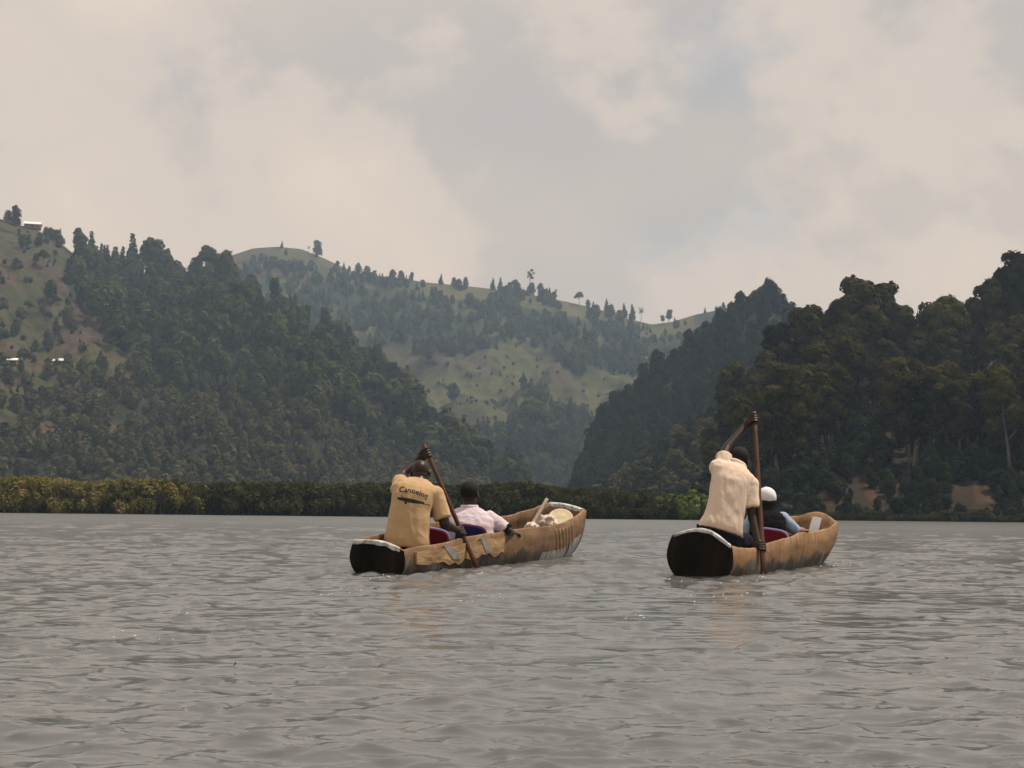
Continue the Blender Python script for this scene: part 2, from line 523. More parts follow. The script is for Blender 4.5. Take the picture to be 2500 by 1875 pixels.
def tube(pts, rad, k=7):
    V, Fq = [], []
    pts = [Vector(p) for p in pts]
    for i, p in enumerate(pts):
        d = (pts[min(i + 1, len(pts) - 1)] - pts[max(i - 1, 0)]).normalized()
        a = d.orthogonal().normalized() if i == 0 else (a - d * a.dot(d)).normalized()
        b = d.cross(a)
        for j in range(k):
            th = 2 * math.pi * j / k
            V.append(p + (a * math.cos(th) + b * math.sin(th)) * rad[i])
    for i in range(len(pts) - 1):
        for j in range(k):
            Fq.append((i * k + j, i * k + (j + 1) % k, (i + 1) * k + (j + 1) % k, (i + 1) * k + j))
    Fq.append(tuple(range(k))[::-1]); Fq.append(tuple((len(pts) - 1) * k + j for j in range(k)))
    return V, Fq
def join(parts):
    V, Fq = [], []
    for v, f in parts:
        o = len(V)
        V += list(v); Fq += [tuple(i + o for i in q) for q in f]
    return V, Fq
def tree_mesh(name, seed, kind, n, leaf, mat):
    """unit-height tree: returns trunk mesh, crown mesh"""
    g = np.random.default_rng(seed)
    blobs, parts = [], []
    lean = g.normal(0, 0.02, 2)
    top = 0.93
    tr = [(lean[0] * z * 3 + 0.012 * math.sin(z * 7 + seed), lean[1] * z * 3, z) for z in np.linspace(-0.03, top, 9)]
    parts.append(tube(tr, [0.017 * (1 - 0.85 * i / 8) + 0.001 for i in range(9)]))
    def axis(z): return np.array((lean[0] * z * 3 + 0.012 * math.sin(z * 7 + seed), lean[1] * z * 3, z))
    if kind == 'euc':       # tall, clumped, bare lower stem
        z0 = 0.36
        nb = 17
        for i in range(nb):
            z = z0 + (0.95 - z0) * (i / (nb - 1)) ** 0.9
            w = 0.145 * math.sin(math.pi * min(1, ((z - z0) / (1 - z0)) * 0.74 + 0.2)) ** 0.8 + 0.012
            a = i * 2.4 + g.uniform(-.5, .5)
            c = axis(z) + np.array((math.cos(a), math.sin(a), 0)) * w * g.uniform(0.35, 1.0)
            r = g.uniform(0.055, 0.10)
            blobs.append((c, (r, r, r * g.uniform(0.8, 1.15))))
            if i % 2 == 0:
                b0 = axis(max(0.25, z - 0.16))
                parts.append(tube([b0, (b0 + c) / 2 + np.array((0, 0, -0.012)), c], [0.0065, 0.0045, 0.002], 5))
        blobs.append((axis(0.94), (0.055, 0.055, 0.06)))
    elif kind == 'umbrella':  # rounded open head on a clear stem
        for i in range(26):
            a = i * 2.4
            q = math.sqrt((i + 0.5) / 26)
            z = 0.60 + 0.30 * (1 - q * q) + g.uniform(-0.05, 0.05)
            c = axis(z) + np.array((math.cos(a), math.sin(a), 0)) * 0.21 * q
            r = g.uniform(0.055, 0.09)
            blobs.append((c, (r, r, r * 0.85)))
            if i % 2 == 0:
                b0 = axis(0.42 + 0.1 * g.random())
                parts.append(tube([b0, (b0 + c) / 2 + np.array((0, 0, 0.01)), c], [0.008, 0.005, 0.002], 5))
    elif kind == 'cone':      # pointed
        for i in range(26):
            f = i / 25
            z = 0.12 + 0.82 * f
            w = 0.17 * (1 - f) ** 0.75 + 0.008
            a = i * 2.4
            c = axis(z) + np.array((math.cos(a), math.sin(a), -0.05)) * w * g.uniform(0.4, 0.9)
            r = 0.085 * (1 - 0.72 * f) * g.uniform(.85, 1.15)
            blobs.append((c, (r, r, r * 1.1)))
        blobs.append((axis(0.955), (0.018, 0.018, 0.045)))
    elif kind == 'round':     # full round crown to the ground
        for i in range(24):
            f = i / 23
            z = 0.14 + 0.72 * f
            w = 0.24 * math.sin(math.pi * (0.16 + 0.78 * f)) ** 0.7
            a = i * 2.4 + g.uniform(-.4, .4)
            c = axis(z) + np.array((math.cos(a), math.sin(a), 0)) * w * g.uniform(0.45, 0.95)
            r = g.uniform(0.085, 0.13)
            blobs.append((c, (r, r, r)))
        blobs.append((axis(0.86), (0.11, 0.11, 0.11)))
    elif kind == 'thin':      # lone thin stem with a sparse head
        for i in range(9):
            z = 0.66 + 0.3 * i / 8
            a = i * 2.4
            c = axis(z) + np.array((math.cos(a), math.sin(a), 0)) * g.uniform(0.03, 0.10)
            r = g.uniform(0.03, 0.055)
            blobs.append((c, (r, r, r * .8)))
            parts.append(tube([axis(z - 0.1), c], [0.005, 0.002], 4))
    V, Fq = join(parts)
    tm = mesh_np(name + '_trunk', V, Fq, (M_BARK,), smooth=True)
    cm = crown_mesh(name + '_crown', blobs, n, leaf, g, mat, whole=0.45 if n > 3000 else 0.9)
    return tm, cm

LIB = {}
for k, kind, n, leaf, mat, cnt in (('near', 'euc', 3600, 0.030, M_EUC, 5), ('nearu', 'umbrella', 3400, 0.030, M_EUC, 2),
                                   ('euc', 'euc', 800, 0.055, M_EUC_FAR, 3), ('round', 'round', 700, 0.075, M_EUC_FAR, 4),
                                   ('cone', 'cone', 700, 0.062, M_EUC_FAR, 3), ('umb', 'umbrella', 700, 0.06, M_EUC_FAR, 2),
                                   ('thin', 'thin', 160, 0.045, M_EUC_FAR, 1), ('dark', 'round', 1100, 0.06, M_DARK, 3),
                                   ('darkc', 'cone', 1300, 0.048, M_DARK, 2), ('shrub', 'round', 380, 0.10, M_SHRUB, 4),
                                   ('bush', 'round', 900, 0.07, M_GREEN, 2)):
    LIB[k] = [tree_mesh('%s_tree_%d' % (k, i), 100 + i * 7 + len(k) * 31 + n, kind, n, leaf, mat) for i in range(cnt)]
SRC = {}          # one placed crown of each kind, reused by the far woods
def plant(name, kind, loc, h, label, cat='tree', group=None, wide=1.0, var=None):
    v = LIB[kind]
    i = rng.integers(len(v)) if var is None else var % len(v)
    tm, cm = v[i]
    e = empty(name, loc)
    e.scale = (h * wide, h * wide, h)
    e.rotation_euler = (0, 0, rng.uniform(0, 6.28))
    tag(e, label, cat, group)
    obj('trunk', tm, e)
    c = obj('crown', cm, e)
    SRC.setdefault((kind, int(i)), c)
    return e
def scatter(name, label, pts, kinds, cat=None):
    """one uncountable mass of foliage: points instanced with crowns (pts = x, y, z, height, width, which)"""
    src = []
    for k in kinds:
        for i in range(len(LIB[k])):
            if (k, i) in SRC: src.append(SRC[(k, i)])
    pts = np.asarray(pts, float)
    me = bpy.data.meshes.new(name)
    me.vertices.add(len(pts)); me.vertices.foreach_set('co', pts[:, :3].astype(np.float32).ravel())
    for nm, dt, val in (('scl', 'FLOAT_VECTOR', np.stack([pts[:, 3] * pts[:, 4], pts[:, 3] * pts[:, 4], pts[:, 3]], -1)),
                        ('rot', 'FLOAT_VECTOR', np.stack([pts[:, 0] * 0, pts[:, 0] * 0, rng.uniform(0, 6.28, len(pts))], -1))):
        a = me.attributes.new(nm, dt, 'POINT')
        a.data.foreach_set('vector', val.astype(np.float32).ravel())
    a = me.attributes.new('which', 'INT', 'POINT')
    a.data.foreach_set('value', rng.integers(0, len(src), len(pts)).astype(np.int32))
    o = obj(name, me)
    ng = bpy.data.node_groups.new(name + '_spread', 'GeometryNodeTree')
    ng.interface.new_socket('Geometry', in_out='INPUT', socket_type='NodeSocketGeometry')
    ng.interface.new_socket('Geometry', in_out='OUTPUT', socket_type='NodeSocketGeometry')
    gi = ng.nodes.new('NodeGroupInput'); go = ng.nodes.new('NodeGroupOutput')
    jn = ng.nodes.new('GeometryNodeJoinGeometry')
    for s_ in src:
        oi = ng.nodes.new('GeometryNodeObjectInfo')
        oi.inputs['Object'].default_value = s_
        oi.inputs['As Instance'].default_value = True
        ng.links.new(oi.outputs['Geometry'], jn.inputs[0])
    ip = ng.nodes.new('GeometryNodeInstanceOnPoints')
    ip.inputs['Pick Instance'].default_value = True
    def na(nm, dt):
        n = ng.nodes.new('GeometryNodeInputNamedAttribute'); n.data_type = dt
        n.inputs['Name'].default_value = nm
        return n.outputs['Attribute']
    ng.links.new(gi.outputs[0], ip.inputs['Points'])
    ng.links.new(jn.outputs[0], ip.inputs['Instance'])
    ng.links.new(na('which', 'INT'), ip.inputs['Instance Index'])
    e2r = ng.nodes.new('FunctionNodeEulerToRotation')
    ng.links.new(na('rot', 'FLOAT_VECTOR'), e2r.inputs[0])
    ng.links.new(e2r.outputs[0], ip.inputs['Rotation'])
    ng.links.new(na('scl', 'FLOAT_VECTOR'), ip.inputs['Scale'])
    ng.links.new(ip.outputs[0], go.inputs[0])
    md = o.modifiers.new('spread', 'NODES'); md.node_group = ng
    tag(o, label, cat, kind='stuff')
    return o

# --- near forest on the headland: each tall tree by itself
EDGE_D = np.array([(1700, 1180), (1735, 1010), (1790, 880), (1850, 830), (1900, 795), (1960, 770), (2000, 745), (2100, 735), (2200, 745), (2300, 745), (2420, 740), (2500, 700), (2700, 640), (3300, 600)])
SKY_D = [(1846, 862, 'leftmost rounded eucalyptus of the near forest beside the dark spur', 'near'),
         (1925, 795, 'eucalyptus in the near forest just left of its tall rounded group', 'near'),
         (1985, 752, 'slender eucalyptus with high crown against the sky, left of the twin crowns', 'near'),
         (2055, 706, 'rounded eucalyptus crown standing out against the sky left of the twin crowns', 'nearu'),
         (2118, 682, 'left one of twin high eucalyptus crowns on the near forest skyline', 'near'),
         (2166, 686, 'right one of twin high eucalyptus crowns on the near forest skyline', 'near'),
         (2288, 708, 'broad domed eucalyptus crown rising alone on the near forest skyline', 'nearu'),
         (2210, 752, 'low yellowish crown in the dip of the near forest skyline', 'near'),
         (2412, 686, 'tall eucalyptus crown just left of the tallest one at the picture edge', 'near'),
         (2478, 662, 'very tall eucalyptus near the right edge of the picture', 'near'),
         (2515, 622, 'tallest eucalyptus cut by the right edge of the picture', 'near')]
def zt(px, py, Y): return P(px, py, Y).z
for i, (px, py, lab, kd) in enumerate(SKY_D):
    s = 0.86
    p = HD.pos(px, s)
    plant('eucalyptus_tree', kd, p, zt(px, py, p.y) - p.z, lab, group='tall trees on the near headland', wide=1.1, var=i)
cnt = 0
while cnt < 80:
    px = rng.uniform(1712, 2640); s = rng.uniform(0.10, 1.0) ** 0.8
    p = HD.pos(px, s)
    top = np.interp(px, EDGE_D[:, 0], EDGE_D[:, 1]) + rng.uniform(5, 60) + (1 - s) * 170
    h = zt(px, top, p.y) - p.z
    h = min(h, rng.uniform(17, 23))
    if h < 5: continue
    plant('eucalyptus_tree', 'near', p, h, 'tall dark eucalyptus inside the near forest on the right headland',
          group='tall trees within the near forest', wide=rng.uniform(0.95, 1.3)); cnt += 1

# --- dark spur: crest trees by themselves, the rest a mass
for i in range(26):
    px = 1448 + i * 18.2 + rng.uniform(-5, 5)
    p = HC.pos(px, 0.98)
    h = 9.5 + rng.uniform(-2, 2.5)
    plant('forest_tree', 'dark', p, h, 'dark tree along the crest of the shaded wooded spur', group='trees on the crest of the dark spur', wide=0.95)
for px, py, lab in ((1874, 694, 'tall pointed tree at the peak of the dark spur'), (1896, 722, 'pointed tree right of the one on the spur peak'),
                    (1852, 730, 'pointed tree left of the one on the spur peak'), (1793, 762, 'pointed dark tree on the shoulder of the spur')):
    p = HC.pos(px, 0.97)
    plant('conifer_tree', 'darkc', p, zt(px, py, p.y) - p.z, lab, wide=1.5)
pts = []
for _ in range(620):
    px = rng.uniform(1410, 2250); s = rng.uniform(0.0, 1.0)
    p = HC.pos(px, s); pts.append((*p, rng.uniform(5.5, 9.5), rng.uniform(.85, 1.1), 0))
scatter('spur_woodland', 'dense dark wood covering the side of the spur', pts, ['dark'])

# --- left hill: upper-slope trees by themselves
SKY_A = [(165, 562, 14, 'euc', 'leftmost tall tree of the wood on the left hill skyline'), (197, 568, 14, 'cone', 'pointed tree on the left hill skyline near the field edge'),
         (306, 574, 19, 'cone', 'tall pointed tree rising highest in the middle of the left hill skyline'), (340, 584, 20, 'euc', 'rounded tall tree right of the pointed one on the left hill skyline'),
         (358, 592, 19, 'euc', 'narrow tall tree at the end of the left hill clump'), (376, 612, 15, 'umb', 'open tree with bare stem beside the left hill clump'),
         (390, 610, 16, 'cone', 'slim pointed tree by the open stemmed tree on the left hill'), (495, 602, 14, 'umb', 'lone domed tree on the saddle of the left hill skyline'),
         (462, 628, 9, 'round', 'low round tree left of the lone domed tree'), (545, 612, 10, 'round', 'round tree right of the lone domed tree at the foot of the bald hilltop')]
for i, (px, py, h, kd, lab) in enumerate(SKY_A):
    py -= 4
    base = np.interp(px, HA.kx, HA.kp)
    p = HA.pos(px, 0.985)
    plant('hill_tree', kd, p, zt(px, py, p.y) - p.z, lab, group='skyline trees of the left hill', wide=1.15)
for px in np.arange(228, 300, 11.5):
    p = HA.pos(px, 0.985)
    plant('hill_tree', 'cone', p, rng.uniform(11.5, 14), 'small pointed tree in the saw-tooth row on the left hill skyline', group='saw-tooth row of trees on the left hill', wide=1.1)
cnt = 0
while cnt < 100:
    px = rng.uniform(140, 1000); s = rng.uniform(0.55, 0.985)
    p = HA.pos(px, s); py = pix(p)[1]
    if px < edgeA(py) + 18: continue
    h = rng.uniform(10, 15) if px < 620 else rng.uniform(8, 12)
    plant('hill_tree', str(rng.choice(['euc', 'round', 'cone', 'round'])), p, h, 'tall tree in the upper wood on the left hillside',
          group='trees of the upper wood on the left hill', wide=rng.uniform(1.0, 1.4)); cnt += 1
for px, py in ((60, 640), (80, 655), (40, 690), (125, 745), (30, 785), (92, 775), (50, 770), (20, 812), (105, 700), (15, 655), (150, 800), (120, 820), (180, 860), (70, 850), (140, 780), (210, 905), (100, 900), (45, 905)):
    s = HA.s_at(px, py)
    plant('field_tree', str(rng.choice(['round', 'shrub', 'umb'])), HA.pos(px, s), rng.uniform(2.5, 8), 'dark bushy tree among the small fields at the left edge', group='trees among the left fields', wide=1.3)
for i, (px, py) in enumerate(((2, 548), (-12, 540), (12, 548), (84, 570), (96, 580), (106, 590), (88, 596), (64, 604), (24, 606), (120, 604))):
    plant('hilltop_tree', 'round', HA.pos(px, min(0.99, HA.s_at(px, py))), rng.uniform(4, 7), 'bushy tree around the tin roofed house on the left hilltop', group='trees round the hilltop house', wide=1.3)
for i in range(4):     # seeds for the lower wood
    px, py = ((420, 1000), (520, 1080), (690, 1010), (300, 1120))[i]
    plant('young_tree', 'shrub', HA.pos(px, HA.s_at(px, py)), 6, 'young bushy tree on the lower slope of the left hill', group='young trees on the lower left hill', wide=1.2, var=i)
pts = []
while len(pts) < 640:
    px = rng.uniform(-500, 1290); s = rng.uniform(0.02, 0.985)
    p = HA.pos(px, s); py = pix(p)[1]
    e = edgeA(py)
    if px < e and py < 1060 and rng.random() > 0.05: continue
    if py > np.interp(px, [0, 300, 700, 1300], [960, 960, 1010, 1250]): continue
    pts.append((*p, rng.choice([6, 8, 10, 12, 15]) * rng.uniform(.85, 1.1), rng.uniform(0.85, 1.35), 0))
while len(pts) < 640 + 190:      # bushes along the field edges
    px = rng.uniform(-200, 330); py = rng.uniform(570, 1000)
    if px > edgeA(py) or mnoise.noise(Vector((px * .018, py * .045, 3))) < 0.05: continue
    pts.append((*HA.pos(px, HA.s_at(px, py)), rng.uniform(1.2, 3.6), rng.uniform(1.2, 2.0), 0))
scatter('left_hill_woodland', 'mass of trees filling the wood on the left hillside', pts, ['round', 'euc', 'cone', 'cone', 'umb'])
pts = []
while len(pts) < 1500:
    px = rng.uniform(-600, 1300); s = rng.uniform(0.0, 0.62)
    p = HA.pos(px, s); py = pix(p)[1]
    if py < np.interp(px, [0, 300, 700, 1300], [900, 900, 940, 1100]): continue
    if mnoise.noise(Vector((px * .012, py * .016, 9))) < -0.62: continue
    pts.append((*p, rng.uniform(3.0, 6.5), rng.uniform(.95, 1.3), 0))
scatter('young_woodland', 'thicket of young trees on the lower slope of the left hill', pts, ['shrub'])

# --- far ridge
SKY_B = [(762, 585, 'tall', 'round', 'lone tall tree with oval crown beside the bald hilltop'), (671, 588, '', 'cone', 'thin pointed tree on top of the bald hill'),
         (738, 600, '', 'thin', 'tiny tree left of the oval crowned tree on the bald hill'), (812, 645, '', 'round', 'shrubby tree at the foot of the bald hilltop'),
         (840, 648, '', 'round', 'bushy tree left of the clump below the bald hill'), (862, 640, '', 'round', 'rounded tree ending the clump below the bald hill'),
         (993, 663, '', 'round', 'large dense oval tree on the far ridge line'), (1067, 668, '', 'cone', 'pointed tree right of the large oval one on the far ridge'),
         (1196, 678, '', 'cone', 'left one of a pair of small pointed trees on the far ridge'), (1216, 677, '', 'cone', 'right one of a pair of small pointed trees on the far ridge'),
         (1250, 682, '', 'umb', 'small open tree left of the lone tall thin tree'), (1289, 656, '', 'thin', 'lone thin tall tree with a tiny head on the far ridge'),
         (1292, 688, '', 'round', 'round tree at the foot of the lone thin tree'), (1317, 690, '', 'round', 'narrow tree just right of the lone thin tree'),
         (1338, 702, '', 'cone', 'tiny pointed tree right of the lone thin tree'), (1352, 705, '', 'thin', 'tiny open tree on the descending far ridge'),
         (1410, 712, '', 'umb', 'domed tree with gaps on the descending far ridge'), (1434, 730, '', 'round', 'small tree beside the domed tree on the far ridge'),
         (1480, 729, '', 'cone', 'dark pointed tree on the lower far ridge'), (1524, 740, '', 'cone', 'left tree of the small group above the far saddle'),
         (1544, 742, '', 'cone', 'middle tree of the small group above the far saddle'), (1564, 750, '', 'thin', 'spindly tree ending the group above the far saddle'),
         (1632, 757, '', 'euc', 'taller of two trees standing in the far saddle'), (1619, 770, '', 'euc', 'shorter of two trees standing in the far saddle'),
         (1722, 750, '', 'cone', 'small tree on the ridge right of the saddle'), (1770, 737, '', 'round', 'bushy tree on the ridge near the dark spur')]
for px, py, _, kd, lab in SKY_B:
    p = HB.pos(px, 0.99)
    h = max(3.0, zt(px, py, p.y) - p.z)
    plant('ridge_tree', kd, p, h, lab, group='trees on the far ridge line', wide={'cone': 1.2, 'euc': 1.5, 'round': 1.05, 'umb': 1.3, 'thin': 1.2}[kd])
plant('valley_tree', 'umb', HB.pos(1305, HB.s_at(1305, 1105)), 27, 'big rounded tree in the valley below the terraced fields', wide=1.25)
for px, py, h in ((1225, 1120, 13), (1260, 1110, 16), (1345, 1120, 16), (1195, 1130, 11), (1385, 1130, 12), (1420, 1135, 11), (1290, 1150, 11), (1330, 1160, 10), (1240, 1165, 10), (1370, 1165, 9)):
    plant('valley_tree', 'round', HB.pos(px, HB.s_at(px, py)), h, 'smaller bushy tree in the valley wood below the terraced fields', group='valley wood trees', wide=1.15)
pts = []
while len(pts) < 2700:
    px = rng.uniform(450, 1950); s = rng.uniform(0.0, 0.985)
    p = HB.pos(px, s); py = pix(p)[1]
    sk = np.interp(px, HB.kx, HB.kp)
    n = mnoise.noise(Vector((px * 0.011, py * 0.02, 6)))
    if fieldB(px, py) and rng.random() > 0.012: continue
    if py < sk + 50 and (n < 0.05 or 540 < px < 800) and rng.random() > 0.10: continue
    if n < -0.25 and py < 960 and rng.random() > 0.2: continue
    h = rng.uniform(5, 12) if py < 1000 else rng.uniform(6, 11)
    if px > 1560: h *= 0.6
    pts.append((*p, h * 0.95, rng.uniform(1.0, 1.5), 0))
for _ in range(170):        # hedges along the terrace edges
    px = rng.uniform(960, 1600); py = rng.uniform(850, 1040)
    if not fieldB(px, py): continue
    s = round(HB.s_at(px, py) * 30) / 30
    p = HB.pos(px, s); pts.append((*p, rng.uniform(1.5, 3), 1.8, 0))
scatter('far_ridge_woodland', 'scattered woods over the slopes of the far ridge', pts, ['round', 'cone'])

pts = []
for _ in range(650):
    px = rng.uniform(1455, 1900); s = rng.uniform(0.0, 1.0)
    p = HE.pos(px, s); pts.append((*p, rng.uniform(2.2, 4.5), rng.uniform(1.0, 1.4), 0))
scatter('slope_thicket', 'thicket on the low slope left of the near forest', pts, ['dark', 'dark', 'shrub'])
pts = []
for _ in range(1250):
    px = rng.uniform(1690, 2650); s = rng.uniform(0.0, 0.95) ** 1.5 + 0.005
    if mnoise.noise(Vector((px * .015, s * 6, 2))) < -0.22: continue
    p = HD.pos(px, s); pts.append((*p, rng.uniform(0.6, 3.8) * min(1, .45 + 3 * s), rng.uniform(1.0, 1.8), 0))
scatter('undergrowth', 'dark undergrowth between the trunks of the near forest', pts, ['dark'])

# --- reed belt along the shore
def reed_mesh(name, seed, mat):
    g = np.random.default_rng(seed)
    n = 20
    x = g.normal(0, 0.55, n); y = g.normal(0, 0.55, n)
    hh = g.uniform(0.55, 1.02, n)
    V, Fq = [], []
    for i in range(n):
        a = g.uniform(0, 6.28); wd = 0.03
        lx, ly = g.normal(0, 0.22, 2)
        o = len(V)
        dx, dy = math.cos(a) * wd, math.sin(a) * wd
        V += [(x[i] - dx, y[i] - dy, -0.05), (x[i] + dx, y[i] + dy, -0.05), (x[i] + lx + dx * .6, y[i] + ly + dy * .6, hh[i]), (x[i] + lx - dx * .6, y[i] + ly - dy * .6, hh[i])]
        Fq.append((o, o + 1, o + 2, o + 3))
    cs, ns = [], []
    for _ in range(26):        # tufted heads at uneven heights
        hc = np.array((g.normal(0, 0.55), g.normal(0, 0.55), g.uniform(0.2, 0.92)))
        rr = g.uniform(0.13, 0.24)
        d = g.normal(size=(90, 3)); d[:, 2] += 0.4; d /= np.linalg.norm(d, axis=1)[:, None]
        cs.append(hc + d * rr * g.uniform(.5, 1.1, (90, 1)))
        q = d * .6 + np.array((0, 0, .35)) + 0.45 * g.normal(size=(90, 3)); ns.append(q / np.linalg.norm(q, axis=1)[:, None])
    v2, f2 = leaf_quads(np.vstack(cs), np.vstack(ns), 0.055, g, 2.4)
    o = len(V)
    V = np.vstack([np.array(V), v2]); Fq = np.vstack([np.array(Fq), f2 + o])
    return mesh_np(name, V, Fq, (mat,))
LIB['reed'] = []; LIB['reedd'] = []
for k, mt, base in (('reed', M_REED, (300, 1200)), ('reedd', M_REED_D, (950, 1200))):
    for i in range(3):
        me = reed_mesh('%s_clump_%d' % (k, i), 40 + i, mt)
        px = base[0] + i * 60
        p = P(px, hor(px), 119.6)
        o = empty('reed_clump', (p.x, p.y, 0)); o.scale = (2.2, 2.2, 2.3); fo = obj('foliage', me, o)
        tag(o, ('yellowish reed clump at the front edge of the reed belt on the left', 'dark reed clump at the front edge of the shaded reed belt')[k == 'reedd'], 'reeds',
            ('yellowish front reed clumps', 'dark front reed clumps')[k == 'reedd'])
        LIB[k].append((None, me)); SRC[(k, i)] = fo
def reeds(name, label, kinds, n, lo, hi):
    pts = []
    while len(pts) < n:
        px = rng.uniform(lo, hi); q = rng.random() ** 1.4
        Y = 119.3 + 26 * q + 0.5 * math.sin(px * .03)
        pr = np.interp(px, [300, 640], [0, 1])
        if name == 'reed_belt' and rng.random() < pr: continue
        if name != 'reed_belt' and rng.random() > pr: continue
        p = P(px, hor(px), Y)
        hh = np.interp(px, [0, 600, 1300, 1500, 1700], [2.62, 2.45, 2.5, 2.1, 1.2]) * rng.uniform(.9, 1.08) * (1 + 0.05 * math.sin(px * .021) )
        pts.append((p.x, Y, 0.0, hh, rng.uniform(.75, 1.05), 0))
    scatter(name, label, pts, kinds)
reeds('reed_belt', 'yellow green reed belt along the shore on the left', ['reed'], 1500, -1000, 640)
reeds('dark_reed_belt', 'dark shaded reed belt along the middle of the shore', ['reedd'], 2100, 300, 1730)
for i, (px, dY, h, wd, lab) in enumerate(((1580, 2, 2.3, 1.3, 'fresh green shrub at the left end of the shore shrubs'), (1612, 0, 2.0, 1.3, 'low fresh green shrub second along the shore shrubs'),
                                          (1640, 2, 2.3, 1.2, 'rounded fresh green shrub in the middle of the shore shrubs'), (1662, -1, 2.2, 1.1, 'light green shrub just left of the standing paddler on the right'),
                                          (1690, 0, 2.6, 1.1, 'tall light green shrub behind the back of the right paddler'), (1715, 1, 2.2, 1.2, 'green shrub on the shore mostly hidden by the right paddler'),
                                          (1735, 0, 1.8, 1.2, 'low green shrub on the shore between the right paddler and his passenger'))):
    p = P(px, hor(px), 118.4 + dY * .5)
    plant('shrub', 'bush', (p.x, p.y, -0.15), h * 1.1, lab, 'shrub', 'fresh green shrubs on the shore', wd, i)
pts = []
for _ in range(420):
    px = rng.uniform(1730, 2700)
    Y = HD.yb(px) + rng.uniform(-0.2, 3.5)
    p = P(px, hor(px), Y); pts.append((p.x, Y, 0.0, max(.2, rng.uniform(.25, 0.8) * (1 + 1.6 * mnoise.noise(Vector((px * .03, 5, 1))))), rng.uniform(1, 2.2), 0))
scatter('bank_grass', 'low dark grass along the foot of the headland', pts, ['reedd'])
# ------------------------------------------------------------------ houses on the hill
M_TIN = simple('bright_tin_roof', (0.78, 0.77, 0.74), (0.88, 0.87, 0.84), 3, 0.35, 0.1, 0.01, spec=0.8)
M_RUST = simple('rusty_wall', (0.17, 0.08, 0.05), (0.27, 0.14, 0.09), 1.5, 0.9, 0.2, 0.02)
M_DOOR = simple('dark_door_wood', (0.03, 0.022, 0.016), (0.05, 0.04, 0.03), 2, 0.8, 0)
def house(px, py, Wd, Dp, Hh, rz, label, hill=HA):
    s = hill.s_at(px, py)
    p = hill.pos(px, s)
    e = empty('house', (p.x, p.y, p.z - 0.4)); e.rotation_euler = (0, 0, rz)
    tag(e, label, 'house')
    def box(nm, x0, x1, y0, y1, z0, z1, m):
        V = [(x, y, z) for z in (z0, z1) for y in (y0, y1) for x in (x0, x1)]
        return obj(nm, mesh_np(nm, V, [(0, 2, 3, 1), (4, 5, 7, 6), (0, 1, 5, 4), (2, 6, 7, 3), (0, 4, 6, 2), (1, 3, 7, 5)]), e, m)
    w, d = Wd / 2, Dp / 2
    V = [(-w, -d, 0), (w, -d, 0), (w, d, 0), (-w, d, 0), (-w, -d, Hh), (w, -d, Hh), (w, d, Hh), (-w, d, Hh), (-w, 0, Hh + Dp * .28), (w, 0, Hh + Dp * .28)]
    obj('wall', mesh_np('house_wall', V, [(0, 1, 5, 4), (2, 3, 7, 6), (1, 2, 6, 9, 5), (3, 0, 4, 8, 7), (0, 3, 2, 1)]), e, M_RUST)
    for sg in (-1, 1):
        a, b, rz_ = sg * (d + .45), 0.0, Hh + Dp * .28 + .1
        ze = Hh - .15
        nn = 0.07
        V = [(-w - .4, a, ze), (w + .4, a, ze), (w + .4, b, rz_), (-w - .4, b, rz_)]
        V += [(x, y, z + nn) for x, y, z in V]
        obj('roof_slope', mesh_np('roof_slope', V, [(0, 1, 2, 3), (4, 7, 6, 5), (0, 4, 5, 1), (1, 5, 6, 2), (2, 6, 7, 3), (3, 7, 4, 0)]), e, M_TIN)
    box('door', -.5, .5, -d - .05, -d + .02, 0.4, Hh - .3, M_DOOR)
    for sx in (-1, 1):
        box('window', sx * w * .6 - .45, sx * w * .6 + .45, -d - .05, -d + .02, 1.1, Hh - .5, M_DOOR)
    return e
house(50, 555, 7.6, 5.0, 2.2, 0.25, 'reddish house with bright tin roof at the top of the left hill')
house(16, 888, 2.6, 2.0, 1.5, 0.1, 'tiny tin roofed hut half hidden by trees at the left edge')
house(134, 889, 4.0, 2.2, 1.5, -0.15, 'low hut with glinting tin roof below the left fields')

for px, py, h, lab in ((8, 892, 3.2, 'bushy tree half hiding the tiny hut at the left edge'), (124, 893, 2.6, 'bush left of the low hut below the left fields'), (146, 894, 3.0, 'bush right of the low hut below the left fields')):
    plant('bush', 'round', HA.pos(px, HA.s_at(px, py)), h, lab, 'bush', wide=1.3)

